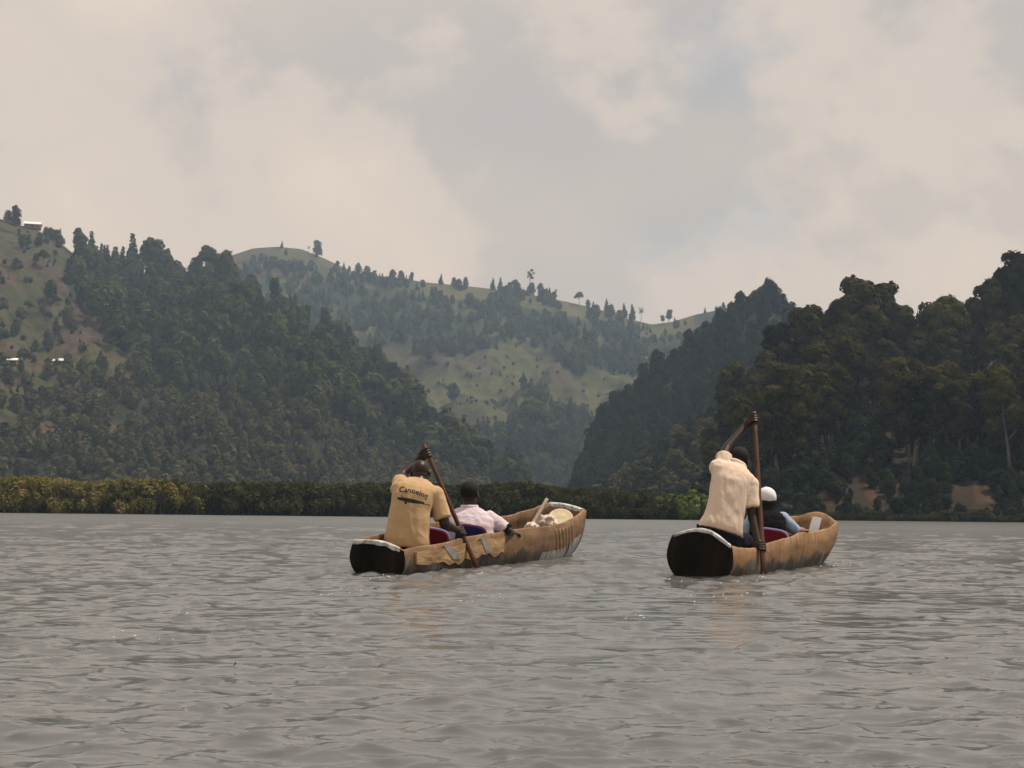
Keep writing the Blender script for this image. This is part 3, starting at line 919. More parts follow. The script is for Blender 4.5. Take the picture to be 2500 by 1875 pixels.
# ------------------------------------------------------------------ canoes
def woodmat(name, c_dark, c_mid, c_light, L, white_bow=True):
    m, t, b = newmat(name)
    f = noise_n(t, 2.6, 8, 0.62, sc=(3.0, 0.55, 3.0))
    f2 = noise_n(t, 9.0, 7, 0.66, sc=(0.8, 1.3, 0.45))
    base = ramp_n(t, f, [(0.28, c_dark), (0.5, c_mid), (0.74, c_light)])
    base = mix_n(t, 0.9, base, ramp_n(t, f2, [(0.30, (0.42, 0.39, 0.36)), (0.46, (0.95, 0.93, 0.92)), (0.7, (1.15, 1.12, 1.1))]), 'MULTIPLY')
    tc_ = N(t, 'ShaderNodeTexCoord')
    sp = N(t, 'ShaderNodeSeparateXYZ')
    t.links.new(tc_.outputs['Object'], sp.inputs[0])
    # weathered grey and white scum line on the wet lower hull, plus painted shade below the bulge
    def ma(op, a, bb, c=None):
        n = N(t, 'ShaderNodeMath', operation=op)
        for i, v in enumerate((a, bb, c)):
            if v is None: continue
            if isinstance(v, (int, float)): n.inputs[i].default_value = v
            else: t.links.new(v, n.inputs[i])
        return n.outputs[0]
    wob = noise_n(t, 1.5, 6, 0.65, sc=(1.6, 1.3, 0.9))
    lvl = ma('MULTIPLY_ADD', wob, 0.34, 0.02)
    low = ma('SUBTRACT', lvl, sp.outputs['Z'])
    lowm = ramp_n(t, ma('MULTIPLY_ADD', low, 9.0, 0.35), [(0.30, 0.0), (0.62, 1.0)])
    st = noise_n(t, 4.5, 6, 0.7, sc=(1, 1.3, 0.5))
    scum_shade = ramp_n(t, st, [(0.40, (0.030, 0.025, 0.018)), (0.55, (0.11, 0.10, 0.08)), (0.72, (0.40, 0.39, 0.35))])
    c = mix_n(t, ma('MULTIPLY', lowm, 0.9), base, scum_shade)
    t.links.new(c, b.inputs['Base Color'])
    b.inputs['Roughness'].default_value = 0.72
    b.inputs['Specular IOR Level'].default_value = 0.3
    bump_n(t, b, f2, 0.9, 0.02)
    return m
M_HULL1 = woodmat('weathered_canoe_wood', (0.10, 0.053, 0.027), (0.21, 0.12, 0.06), (0.37, 0.235, 0.125), 6.2)
M_HULL2 = woodmat('orange_canoe_wood', (0.16, 0.086, 0.04), (0.29, 0.165, 0.076), (0.43, 0.265, 0.125), 4.8)
M_TRANS = simple('shade_dark_stern_wood', (0.004, 0.0035, 0.003), (0.026, 0.019, 0.013), 7, 0.85, 0.7, 0.015, sc=(1.6, 1, 0.3), spec=0.1)  # dark wood; the shade on the stern face is put into this colour
M_WHITE = simple('worn_white_paint', (0.13, 0.11, 0.09), (0.78, 0.77, 0.74), 18, 0.6, 0.5, 0.006)
M_BOARD = simple('pale_board_wood', (0.20, 0.115, 0.052), (0.52, 0.34, 0.175), 6, 0.75, 0.8, 0.018, sc=(2.5, 0.6, 2.5))
M_METAL = simple('grey_tin_patch', (0.16, 0.16, 0.16), (0.30, 0.29, 0.28), 12, 0.5, 0.3, 0.004)
M_ROPE = simple('pale_rope', (0.45, 0.36, 0.24), (0.68, 0.58, 0.42), 30, 0.9, 0.3, 0.002)
M_SEATW = simple('thwart_wood', (0.16, 0.10, 0.055), (0.28, 0.18, 0.10), 5, 0.8, 0.3, 0.006, sc=(0.5, 3, 3))
M_PADDLE = simple('paddle_wood', (0.060, 0.024, 0.012), (0.135, 0.056, 0.026), 9, 0.45, 0.2, 0.003, sc=(3, 3, 0.4))
M_GREYW = simple('grey_pole_wood', (0.20, 0.15, 0.12), (0.36, 0.29, 0.24), 9, 0.7, 0.3, 0.003, sc=(3, 3, 0.4))

class Canoe:
    def __init__(self, stern, bow, heel, wk, gk, kk, rake_s, rake_b, arch_s, arch_b, seed):
        d = Vector((bow[0] - stern[0], bow[1] - stern[1], 0))
        self.L = d.length
        self.M = Matrix.Translation((stern[0], stern[1], 0)) @ Matrix.Rotation(math.atan2(d.y, d.x) - math.pi / 2, 4, 'Z') @ Matrix.Rotation(heel, 4, 'Y')
        self.wk, self.gk, self.kk = (np.array(a) for a in (wk, gk, kk))
        self.rs, self.rb, self.as_, self.ab, self.seed = rake_s, rake_b, arch_s, arch_b, seed
    eb = 0.06
    def ev(self, a, t):
        # smooth interpolation through the knots
        x, y = a[:, 0], a[:, 1]
        i = int(np.clip(np.searchsorted(x, t) - 1, 0, len(x) - 2))
        f = (t - x[i]) / (x[i + 1] - x[i]); f = f * f * (3 - 2 * f) * 0.5 + f * 0.5
        return float(y[i] + (y[i + 1] - y[i]) * f)
    def pt(self, t, ph, inset=0.0, bump=True):
        """t along the length, ph 0..1 from left gunwale round the keel to the right gunwale"""
        w_, g_, k_ = self.ev(self.wk, t), self.ev(self.gk, t), self.ev(self.kk, t)
        a = math.pi * ph
        c, s_ = math.cos(a), abs(math.sin(a))
        x = -math.copysign(abs(c) ** 0.62, c) * (w_ - inset)
        z = g_ - (g_ - k_ - inset * 1.2) * s_ ** 0.8
        fz = (z - k_) / (g_ - k_)
        x *= 1.0 - 0.34 * max(0, fz - 0.5) ** 1.4
        tt = t
        if inset > 0:
            tt = min(max(t, 0.055 / self.L), 1 - self.eb / self.L)
        y = tt * self.L
        e0 = max(0, 1 - t / 0.22) ** 1.6; e1 = max(0, 1 - (1 - t) / 0.22) ** 1.6
        y += -self.rs * fz * e0 + self.rb * fz * e1
        if bump and inset == 0:
            n = mnoise.fractal(Vector((x * 3, y * 1.7, z * 4 + self.seed)), 0.9, 2.0, 3)
            x += 0.013 * n * math.copysign(1, x) * (0.3 + s_ * 0)
        z += (0.020 * mnoise.noise(Vector((y * 2.1, self.seed, x * .5))) + 0.008 * mnoise.noise(Vector((y * 8, self.seed, x)))) * min(1, max(0, (fz - 0.6) / 0.4))
        return Vector((x, y, z))
    def build(self, name, label, group, mat):
        Nn, Mm, K = 54, 25, 12
        ts = 0.5 - 0.5 * np.cos(np.linspace(0, math.pi, Nn)); ts = 0.5 * ts + 0.5 * np.linspace(0, 1, Nn)
        V, Fq = [], []
        def grid(fn, n, m, flip):
            o = len(V)
            for i in range(n):
                for j in range(m): V.append(fn(i, j))
            for i in range(n - 1):
                for j in range(m - 1):
                    q = (o + i * m + j, o + (i + 1) * m + j, o + (i + 1) * m + j + 1, o + i * m + j + 1)
                    Fq.append(q[::-1] if flip else q)
            return o
        grid(lambda i, j: self.pt(ts[i], j / (Mm - 1)), Nn, Mm, False)
        grid(lambda i, j: self.pt(ts[i], j / (Mm - 1), 0.035), Nn, Mm, True)
        for ph in (0.0, 1.0):   # gunwale tops with a soft crown
            def rim(i, j, ph=ph):
                a, b = self.pt(ts[i], ph), self.pt(ts[i], ph, 0.035)
                p = a.lerp(b, j / 3); p.z += 0.008 * math.sin(math.pi * j / 3)
                return p
            grid(rim, Nn, 4, ph == 0)
        def cap(t, inset, arch):
            def fn(i, j):
                q = i / K * 0.5
                a, b = self.pt(t, q, inset), self.pt(t, 1 - q, inset)
                u = j / K
                p = a.lerp(b, u)
                p.z += arch * math.sin(math.pi * u) ** 1.15 * max(0, 1 - i / K * 1.6)
                return p
            return fn
        cap_in_s, cap_in_b = cap(0.0, 0.035, self.as_), cap(1.0, 0.035, self.ab)
        cap_out_s, cap_out_b = cap(0.0, 0.0, self.as_), cap(1.0, 0.0, self.ab)
        grid(cap_in_s, K + 1, K + 1, False); grid(cap_in_b, K + 1, K + 1, True)
        grid(cap_out_b, K + 1, K + 1, False)
        def toprow(ci, co):
            return lambda i, j: co(0, i).lerp(ci(0, i), j / 3) + Vector((0, 0, 0.008 * math.sin(math.pi * j / 3)))
        grid(toprow(cap_in_b, cap_out_b), K + 1, 4, True)
        grid(toprow(cap_in_s, cap_out_s), K + 1, 4, False)
        hull = mesh_np(name, V, Fq, smooth=True)
        bm = bmesh.new(); bm.from_mesh(hull)
        bmesh.ops.remove_doubles(bm, verts=bm.verts, dist=0.0006)
        bmesh.ops.recalc_face_normals(bm, faces=bm.faces)
        bm.to_mesh(hull); bm.free()
        hull.polygons.foreach_set('use_smooth', np.ones(len(hull.polygons), dtype=bool))
        e = empty(name); e.matrix_world = self.M
        self.e = e
        tag(e, label, 'canoe', group)
        self.hull = obj('hull', hull, e, mat)
        # stern end plate, its shade put into the dark wood colour
        V.clear(); Fq.clear()
        grid(lambda i, j: cap_out_s(i, j) + Vector((0, -0.004, 0)), K + 1, K + 1, True)
        self.part('transom', V, Fq, M_TRANS, True)
        self.cs = (cap_in_s, cap_out_s, cap_in_b, cap_out_b, K)
        return e
    def part(self, nm, V, Fq, mat, smooth=False, parent=None):
        return obj(nm, mesh_np(nm, V, Fq, smooth=smooth), parent or self.e, mat)
    def rimstrip(self, nm, ci, co, j0, j1, mat, over=0.018, drop=0.03):
        K = self.cs[4]; V = []; Fq = []
        n = 26; prof = [(-0.006, -drop), (-0.006, 0.004), (0.25, 0.014), (0.75, 0.014), (1.06, 0.004), (1.06, -drop * .8)]
        for i in range(n):
            u = j0 + (j1 - j0) * i / (n - 1)
            k0 = min(int(u * K), K - 1); f = u * K - k0
            a = co(0, k0).lerp(co(0, k0 + 1), f); b = ci(0, k0).lerp(ci(0, k0 + 1), f)
            for s_, dz in prof:
                p = a.lerp(b, s_) ; p.z += dz * (0.75 + 0.5 * mnoise.noise(Vector((u * 7, s_, 3))) if dz < 0 else 1)
                p.y += -0.006 * (1 if (b - a).y > 0 else -1) if s_ < 0.1 else 0
                V.append(p)
        m = len(prof)
        for i in range(n - 1):
            for j in range(m - 1):
                Fq.append((i * m + j, (i + 1) * m + j, (i + 1) * m + j + 1, i * m + j + 1))
        return self.part(nm, V, Fq, mat, True)
    def sidestrip(self, nm, t0, t1, ph0, ph1, off, mat, n=40, m=7, ragged=0.0, parent=None, slant=0.0):
        """thin board lying on the right flank between two section angles"""
        V, Fq = [], []
        for lay in (off, 0.001):
            for i in range(n):
                t = t0 + (t1 - t0) * i / (n - 1)
                for j in range(m):
                    lowp = ph0 + ragged * mnoise.noise(Vector((t * 30, 2.0, off * 50)))
                    ph = lowp + (ph1 - lowp) * j / (m - 1)
                    t = t0 + (t1 - t0) * i / (n - 1) + slant * (1 - j / (m - 1))
                    p = self.pt(t, ph)
                    q = self.pt(t, ph - 0.01); r_ = self.pt(min(t + 0.01, 1), ph)
                    nn = (r_ - p).cross(q - p)
                    nn = nn.normalized() if nn.length > 1e-9 else Vector((1, 0, 0))
                    if nn.x < 0: nn = -nn
                    V.append(p + nn * lay + Vector((0, 0, 0.006 if (j == m - 1 and lay == off) else 0)))
        o = n * m
        for i in range(n - 1):
            for j in range(m - 1):
                a = i * m + j
                Fq.append((a, a + m, a + m + 1, a + 1)); Fq.append((o + a, o + a + 1, o + a + m + 1, o + a + m))
            a = i * m
            Fq.append((a, o + a, o + a + m, a + m)); a += m - 1
            Fq.append((a, a + m, o + a + m, o + a))
        for j in range(m - 1):
            Fq.append((j, j + 1, o + j + 1, o + j)); a = (n - 1) * m + j
            Fq.append((a, o + a, o + a + 1, a + 1))
        ob = self.part(nm, V, Fq, mat, False, parent)
        return ob
    def thwart(self, t, z, wd=0.22):
        w_ = self.ev(self.wk, t) - 0.045
        V = []
        y = t * self.L
        for zz in (z - .03, z):
            for yy in (y - wd / 2, y + wd / 2):
                for xx in (-w_, w_): V.append((xx, yy, zz))
        return self.part('seat', V, [(0, 2, 3, 1), (4, 5, 7, 6), (0, 1, 5, 4), (2, 6, 7, 3), (0, 4, 6, 2), (1, 3, 7, 5)], M_SEATW)

C1 = Canoe((-1.10, 11.32), (0.56, 16.6), R(9.5),
           [(0, .26), (.08, .30), (.2, .345), (.5, .37), (.8, .35), (.93, .31), (1, .275)],
           [(0, .235), (.05, .25), (.12, .285), (.3, .36), (.58, .41), (.75, .43), (.88, .495), (1, .60)],
           [(0, -.06), (.12, -.13), (.5, -.15), (.85, -.12), (1, -.02)], 0.05, 0.13, 0.03, 0.02, 1.0)
C1.eb = 0.13
C1.build('canoe', 'long weathered dugout canoe with white bow rim on the left', 'dugout canoes', M_HULL1)
C2 = Canoe((1.55, 11.40), (3.26, 15.05), R(9.5),
           [(0, .30), (.08, .33), (.25, .36), (.5, .36), (.8, .335), (.92, .30), (1, .25)],
           [(0, .30), (.06, .275), (.15, .28), (.3, .34), (.58, .40), (.85, .425), (1, .485)],
           [(0, -.06), (.12, -.13), (.5, -.15), (.82, -.12), (1, .04)], 0.03, 0.20, 0.09, 0.075, 5.0)
C2.build('canoe', 'shorter orange brown dugout canoe with rounded bow on the right', 'dugout canoes', M_HULL2)

ci, co, bi, bo, K_ = C1.cs
C1.rimstrip('stern_rim', ci, co, 0.0, 0.92, M_WHITE)
C1.rimstrip('bow_rim', bi, bo, 0.02, 0.98, M_WHITE, drop=0.06)
plank = C1.sidestrip('side_board', 0.03, 0.40, 0.905, 0.985, 0.022, M_BOARD, 50, 6, 0.045)
for t0, t1, sl in ((0.125, 0.150, 0.035), (0.275, 0.298, 0.03)):
    C1.sidestrip('tin_strap', t0, t1, 0.918, 0.992, 0.027, M_METAL, 5, 8, 0.01, plank, sl)
for k in range(6):
    t = 0.745 + 0.026 * k
    V, Fq = tube([C1.pt(t + 0.03 * q, 0.985 - 0.15 * q) + Vector((0.008, 0, 0.004)) for q in np.linspace(0, 1, 7)], [0.006] * 7, 6)
    C1.part('rope_lashing', V, Fq, M_ROPE, True)
M_PALE = simple('pale_worn_hull', (0.13, 0.115, 0.095), (0.66, 0.66, 0.62), 9, 0.6, 0.3, 0.006, sc=(1, 1, 0.4))
C1.sidestrip('bow_patch', 0.66, 0.86, 0.62, 0.865, 0.005, M_PALE, 34, 8, 0.12)
C1.sidestrip('bow_patch', 0.885, 0.975, 0.62, 0.89, 0.006, M_PALE, 14, 6, 0.06)
C1.thwart(0.10, 0.13); C1.thwart(0.27, 0.12); C1.thwart(0.62, 0.22)
ci, co, bi, bo, K_ = C2.cs
C2.rimstrip('stern_rim', ci, co, 0.02, 0.98, M_WHITE, drop=0.02)
C2.thwart(0.11, 0.24); C2.thwart(0.42, 0.14)
# pale sheet added as the bright sun glare inside the rounded bow
V, Fq = [], []
def bowin(u, v):
    i = v * K_; k0 = min(int(i), K_ - 1); f = i - k0
    a = u * K_; j0 = min(int(a), K_ - 1); h = a - j0
    return (bi(k0, j0).lerp(bi(k0, j0 + 1), h)).lerp(bi(k0 + 1, j0).lerp(bi(k0 + 1, j0 + 1), h), f)
for lay in (0.016, 0.004):
    for i in range(9):
        for j in range(6):
            V.append(bowin(0.36 + 0.26 * j / 5 - 0.04 * i / 8, 0.05 + 0.70 * i / 8) + Vector((0, -1, 0.4)) * lay)
for lay in (0, 54):
    for i in range(8):
        for j in range(5):
            a = lay + i * 6 + j; Fq.append((a, a + 6, a + 7, a + 1))
C2.part('bow_glare', V, Fq, M_TIN, True)

# things lying in the bow of the long canoe
def lathe(prof, k=28):
    V, Fq = [], []
    for r_, z in prof:
        for j in range(k):
            V.append((r_ * math.cos(6.28318 * j / k), r_ * math.sin(6.28318 * j / k), z))
    for i in range(len(prof) - 1):
        for j in range(k):
            Fq.append((i * k + j, i * k + (j + 1) % k, (i + 1) * k + (j + 1) % k, (i + 1) * k + j))
    return V, Fq
M_STRAW = simple('pale_straw', (0.55, 0.42, 0.24), (0.80, 0.68, 0.46), 14, 0.8, 0.5, 0.01)
M_SACK = simple('pale_sacking', (0.55, 0.42, 0.34), (0.78, 0.66, 0.57), 7, 0.85, 0.6, 0.02)
V, Fq = lathe([(0.001, 0.02), (0.05, 0.022), (0.09, 0.02), (0.125, 0.022), (0.14, 0.024), (0.152, 0.018), (0.15, 0.0), (0.001, -0.005)])
o = obj('round_tray', mesh_np('round_tray', V, Fq, smooth=True), mat=M_STRAW)
p = P(1368, 1268, 16.1); o.location = p
o.rotation_euler = (R(48), R(8), R(-12))
tag(o, 'round pale straw coloured disc leaning inside the bow of the left canoe', 'tray')
def lump(name, c, sz, seed, mat, amp=0.35):
    bm = bmesh.new(); bmesh.ops.create_icosphere(bm, subdivisions=4, radius=1)
    for v in bm.verts:
        n = mnoise.fractal(v.co * 1.7 + Vector((seed, 0, 0)), 0.8, 2.1, 4)
        v.co = Vector((v.co.x * sz[0], v.co.y * sz[1], v.co.z * sz[2])) * (1 + amp * n)
    me = bpy.data.meshes.new(name); bm.to_mesh(me); bm.free()
    me.polygons.foreach_set('use_smooth', np.ones(len(me.polygons), dtype=bool))
    o = obj(name, me, mat=mat); o.location = c
    return o
o = lump('sack', P(1336, 1277, 15.7), (0.12, 0.15, 0.10), 2.0, M_SACK)
tag(o, 'crumpled pinkish pale sack lying beside the round disc in the left canoe bow', 'sack')
o = lump('cloth_bundle', P(1298, 1286, 15.25), (0.075, 0.08, 0.05), 8.0, M_SACK)
tag(o, 'small cream cloth bundle at the foot of the leaning pole in the left canoe', 'bundle')
def pole(name, a, b, r0, r1, mat, label, blade=None):
    pts = [a.lerp(b, q) for q in np.linspace(0, 1, 9)]
    V, Fq = tube(pts, [r0 + (r1 - r0) * q for q in np.linspace(0, 1, 9)], 12)
    e = empty(name, b); tag(e, label, 'paddle')
    me = mesh_np('shaft', [Vector(v) - b for v in V], Fq, smooth=True)
    obj('shaft', me, e, mat)
    if blade:
        d = (b - a).normalized(); ax = blade[0] - d * blade[0].dot(d); ax.normalize(); nz = d.cross(ax)
        V, Fq = [], []
        rows = [(-0.12, 0.018, 0.018), (0.0, 0.03, 0.014), (0.10, 0.065, 0.010), (0.24, 0.082, 0.008), (0.36, 0.075, 0.007), (0.43, 0.045, 0.006), (0.45, 0.004, 0.004)]
        for q, hw, th in rows:
            for k in range(12):
                an = 2 * math.pi * k / 12
                V.append(d * q + ax * hw * math.cos(an) + nz * th * math.sin(an))
        for i in range(len(rows) - 1):
            for k in range(12): Fq.append((i * 12 + k, i * 12 + (k + 1) % 12, (i + 1) * 12 + (k + 1) % 12, (i + 1) * 12 + k))
        Fq.append(tuple(range(12))[::-1]); Fq.append(tuple((len(rows) - 1) * 12 + k for k in range(12)))
        obj('blade', mesh_np('blade', V, Fq, smooth=True), e, mat)
    return e
pole('paddle', P(1335, 1219, 15.75), P(1290, 1298, 15.3), 0.021, 0.026, M_GREYW, 'spare grey wooden paddle leaning in the bow of the left canoe', (Vector((1, 0.3, 0)),))
PT1, PB1 = P(1034, 1085, 12.45), P(1169, 1396, 12.28)
PT2, PB2 = P(1841, 1006, 12.40), P(1865, 1408, 11.72)
pole('paddle', PT1, PB1 + (PB1 - PT1).normalized() * 0.02, 0.0185, 0.023, M_PADDLE, 'reddish wooden paddle slanting in the hands of the tan shirted paddler', (Vector((0.3, 1, 0)),))
pole('paddle', PT2, PB2 + (PB2 - PT2).normalized() * 0.02, 0.0185, 0.024, M_PADDLE, 'dark upright wooden paddle in the hands of the cream shirted paddler', (Vector((0.5, 1, 0)),))
# ------------------------------------------------------------------ people
M_SKIN = simple('dark_skin', (0.022, 0.0115, 0.008), (0.040, 0.021, 0.014), 14, 0.45, 0.15, 0.002, spec=0.3)
M_SKIN2 = simple('light_skin', (0.36, 0.17, 0.11), (0.44, 0.22, 0.15), 14, 0.5, 0.1, 0.002, spec=0.4)
M_HAIR = simple('short_black_hair', (0.008, 0.006, 0.005), (0.018, 0.014, 0.012), 160, 0.85, 0.9, 0.004)
M_EYE = simple('eye_white', (0.6, 0.58, 0.55), (0.65, 0.62, 0.6), 5, 0.2, 0)
def cloth(name, c, v=0.88):
    m, t, b = newmat(name)
    f = noise_n(t, 9, 5, 0.6)
    f2 = noise_n(t, 420, 2, 0.5)
    t.links.new(ramp_n(t, f, [(0.3, tuple(x * v for x in c)), (0.7, c)]), b.inputs['Base Color'])
    b.inputs['Roughness'].default_value = 0.92
    b.inputs['Specular IOR Level'].default_value = 0.12
    b.inputs['Sheen Weight'].default_value = 0.12 if max(c) > 0.1 else 0.0
    bump_n(t, b, f, 0.35, 0.02)
    return m
M_TAN = cloth('tan_cotton', (0.57, 0.375, 0.20))
M_CREAM = cloth('cream_cotton', (0.80, 0.625, 0.48))
M_PINK = cloth('pale_pink_cotton', (0.70, 0.58, 0.62))
M_NAVY = cloth('navy_cloth', (0.010, 0.010, 0.018))
M_BLACK = cloth('black_vest_cloth', (0.007, 0.0065, 0.007))
M_LBLUE = cloth('light_blue_cotton', (0.34, 0.45, 0.60))
M_RED = cloth('red_seat_cloth', (0.17, 0.010, 0.014))
M_DBLUE = cloth('dark_blue_seat_cloth', (0.018, 0.018, 0.075))
M_BTRIM = cloth('blue_white_trim', (0.22, 0.32, 0.62))
M_CAP = cloth('white_cap_cotton', (0.84, 0.83, 0.82), 0.95)
M_INK = simple('dark_print', (0.018, 0.014, 0.014), (0.03, 0.022, 0.02), 20, 0.9, 0)

def capsule(p0, p1, r0, r1, k=14, flat=False):
    p0, p1 = Vector(p0), Vector(p1)
    d = (p1 - p0)
    L = d.length; d = d / max(L, 1e-6)
    pts, rad = [], []
    if not flat:
        for a in (80, 55, 28): pts.append(p0 - d * r0 * math.sin(R(a))); rad.append(r0 * math.cos(R(a)))
    for q in np.linspace(0, 1, 5): pts.append(p0 + d * L * q); rad.append(r0 + (r1 - r0) * q)
    if not flat:
        for a in (28, 55, 80): pts.append(p1 + d * r1 * math.sin(R(a))); rad.append(r1 * math.cos(R(a)))
    return tube(pts, rad, k)
def ellipsoid(c, ax, ay, az, n=14, m=20):
    V, Fq = [], []
    c = Vector(c)
    for i in range(n + 1):
        th = math.pi * min(max(i / n, 0.004), 0.996)
        for j in range(m):
            a = 2 * math.pi * j / m
            V.append(c + ax * (math.sin(th) * math.cos(a)) + ay * (math.sin(th) * math.sin(a)) + az * math.cos(th))
    for i in range(n):
        for j in range(m): Fq.append((i * m + j, (i + 1) * m + j, (i + 1) * m + (j + 1) % m, i * m + (j + 1) % m))
    Fq.append(tuple(range(m))); Fq.append(tuple(n * m + j for j in range(m))[::-1])
    return V, Fq
def loft(secs, m=32, ex=0.8):
    """secs: (centre, half-width vector, half-depth vector)"""
    V, Fq = [], []
    for c, ax, ay in secs:
        for j in range(m):
            a = 2 * math.pi * j / m
            ca, sa = math.cos(a), math.sin(a)
            V.append(Vector(c) + ax * math.copysign(abs(ca) ** ex, ca) + ay * math.copysign(abs(sa) ** ex, sa))
    n = len(secs)
    for i in range(n - 1):
        for j in range(m): Fq.append((i * m + j, i * m + (j + 1) % m, (i + 1) * m + (j + 1) % m, (i + 1) * m + j))
    Fq.append(tuple(range(m))[::-1]); Fq.append(tuple((n - 1) * m + j for j in range(m)))
    return V, Fq
def fuse(name, prims, voxel, iters, mat, parent=None, wrinkle=None, org=None):
    """one continuous skin over overlapping volumes"""
    V, Fq = join(prims)
    org = Vector(org) if org is not None else Vector((0, 0, 0))
    me = bpy.data.meshes.new(name)
    me.from_pydata([tuple(Vector(v) - org) for v in V], [], Fq); me.update()
    bm = bmesh.new(); bm.from_mesh(me); bmesh.ops.recalc_face_normals(bm, faces=bm.faces); bm.to_mesh(me); bm.free()
    o = bpy.data.objects.new(name + '_raw', me); COL.objects.link(o)
    md = o.modifiers.new('r', 'REMESH'); md.mode = 'VOXEL'; md.voxel_size = voxel; md.use_smooth_shade = True
    ms = o.modifiers.new('s', 'SMOOTH'); ms.factor = 0.5; ms.iterations = iters
    dg = bpy.context.evaluated_depsgraph_get(); dg.update()
    res = bpy.data.meshes.new_from_object(o.evaluated_get(dg))
    res.name = name
    bpy.data.objects.remove(o); bpy.data.meshes.remove(me)
    if wrinkle:
        n = len(res.vertices)
        co = np.empty(n * 3, dtype=np.float32); res.vertices.foreach_get('co', co); co = co.reshape(-1, 3)
        no = np.empty(n * 3, dtype=np.float32); res.vertices.foreach_get('normal', no); no = no.reshape(-1, 3)
        amp, sc, seed, stretch = wrinkle
        for i in range(n):
            c = co[i] + np.array(org)
            v = Vector((c[0] * sc * stretch[0], c[1] * sc * stretch[1], c[2] * sc * stretch[2] + seed))
            w_ = mnoise.noise(v + Vector((mnoise.noise(v * 0.6), 0, 0)) * 1.4)
            f = (1 - abs(w_) * 2) * 0.55 + (1 - 2 * abs(mnoise.noise(v * 2.1 + Vector((7, 3, 1))))) * 0.38
            co[i] += no[i] * amp * f
        res.vertices.foreach_set('co', co.ravel())
    res.polygons.foreach_set('use_smooth', np.ones(len(res.polygons), dtype=bool))
    res.update()
    ob = bpy.data.objects.new(name, res); COL.objects.link(ob)
    res.materials.clear(); res.materials.append(mat)
    if parent is not None: ob.parent = parent
    else: ob.location = org
    return ob
def frame(fwd, up=(0, 0, 1)):
    f = unit(fwd); r = f.cross(unit(up)).normalized(); u = r.cross(f)
    return r, f, u
def head_prims(c, fwd, up=(0, 0, 1), s=1.0):
    r, f, u = frame(fwd, up)
    c = Vector(c)
    A = lambda x, y, z: c + (r * x + f * y + u * z) * s
    pr = [ellipsoid(A(0, -0.012, 0.028), r * .076 * s, f * .096 * s, u * .086 * s),
          ellipsoid(A(0, 0.032, -0.035), r * .058 * s, f * .062 * s, u * .078 * s),
          ellipsoid(A(0, 0.062, -0.086), r * .032 * s, f * .026 * s, u * .024 * s),
          ellipsoid(A(0, -0.02, -0.03), r * .066 * s, f * .072 * s, u * .06 * s),
          capsule(A(0, 0.094, 0.01), A(0, 0.108, -0.028), .009 * s, .014 * s, 10),
          ellipsoid(A(0, 0.086, 0.022), r * .05 * s, f * .014 * s, u * .012 * s, 8, 12),
          ellipsoid(A(0, 0.089, -0.058), r * .026 * s, f * .012 * s, u * .009 * s, 8, 12)]
    for sg in (-1, 1):
        pr.append(ellipsoid(A(sg * 0.083, -0.006, -0.008), (r * sg * .7 - f * .5) * .014 * s, f * .021 * s, u * .034 * s, 8, 12))
        pr.append(ellipsoid(A(sg * 0.042, 0.066, -0.02), r * .022 * s, f * .02 * s, u * .022 * s, 8, 12))
    eyes = [A(sg * 0.031, 0.0855, 0.006) for sg in (-1, 1)]
    return pr, eyes, A, (r, f, u)
def hair_prims(A, ax, s=1.0, grow=0.009, low=-0.02):
    r, f, u = ax
    V, Fq = ellipsoid(A(0, -0.016, 0.031), r * (.076 + grow) * s, f * (.094 + grow) * s, u * (.086 + grow) * s, 26, 36)
    c = A(0, 0, 0)
    keep = []
    for q in Fq:
        m = sum((Vector(V[i]) for i in q), Vector()) / len(q) - c
        x, y, z = m.dot(r), m.dot(f), m.dot(u)
        lim = np.interp(y / s, [-0.12, -0.03, 0.03, 0.06, 0.09], [-0.052, -0.03, 0.012, 0.055, 0.075])
        if z / s > lim: keep.append(q)
    return V, keep
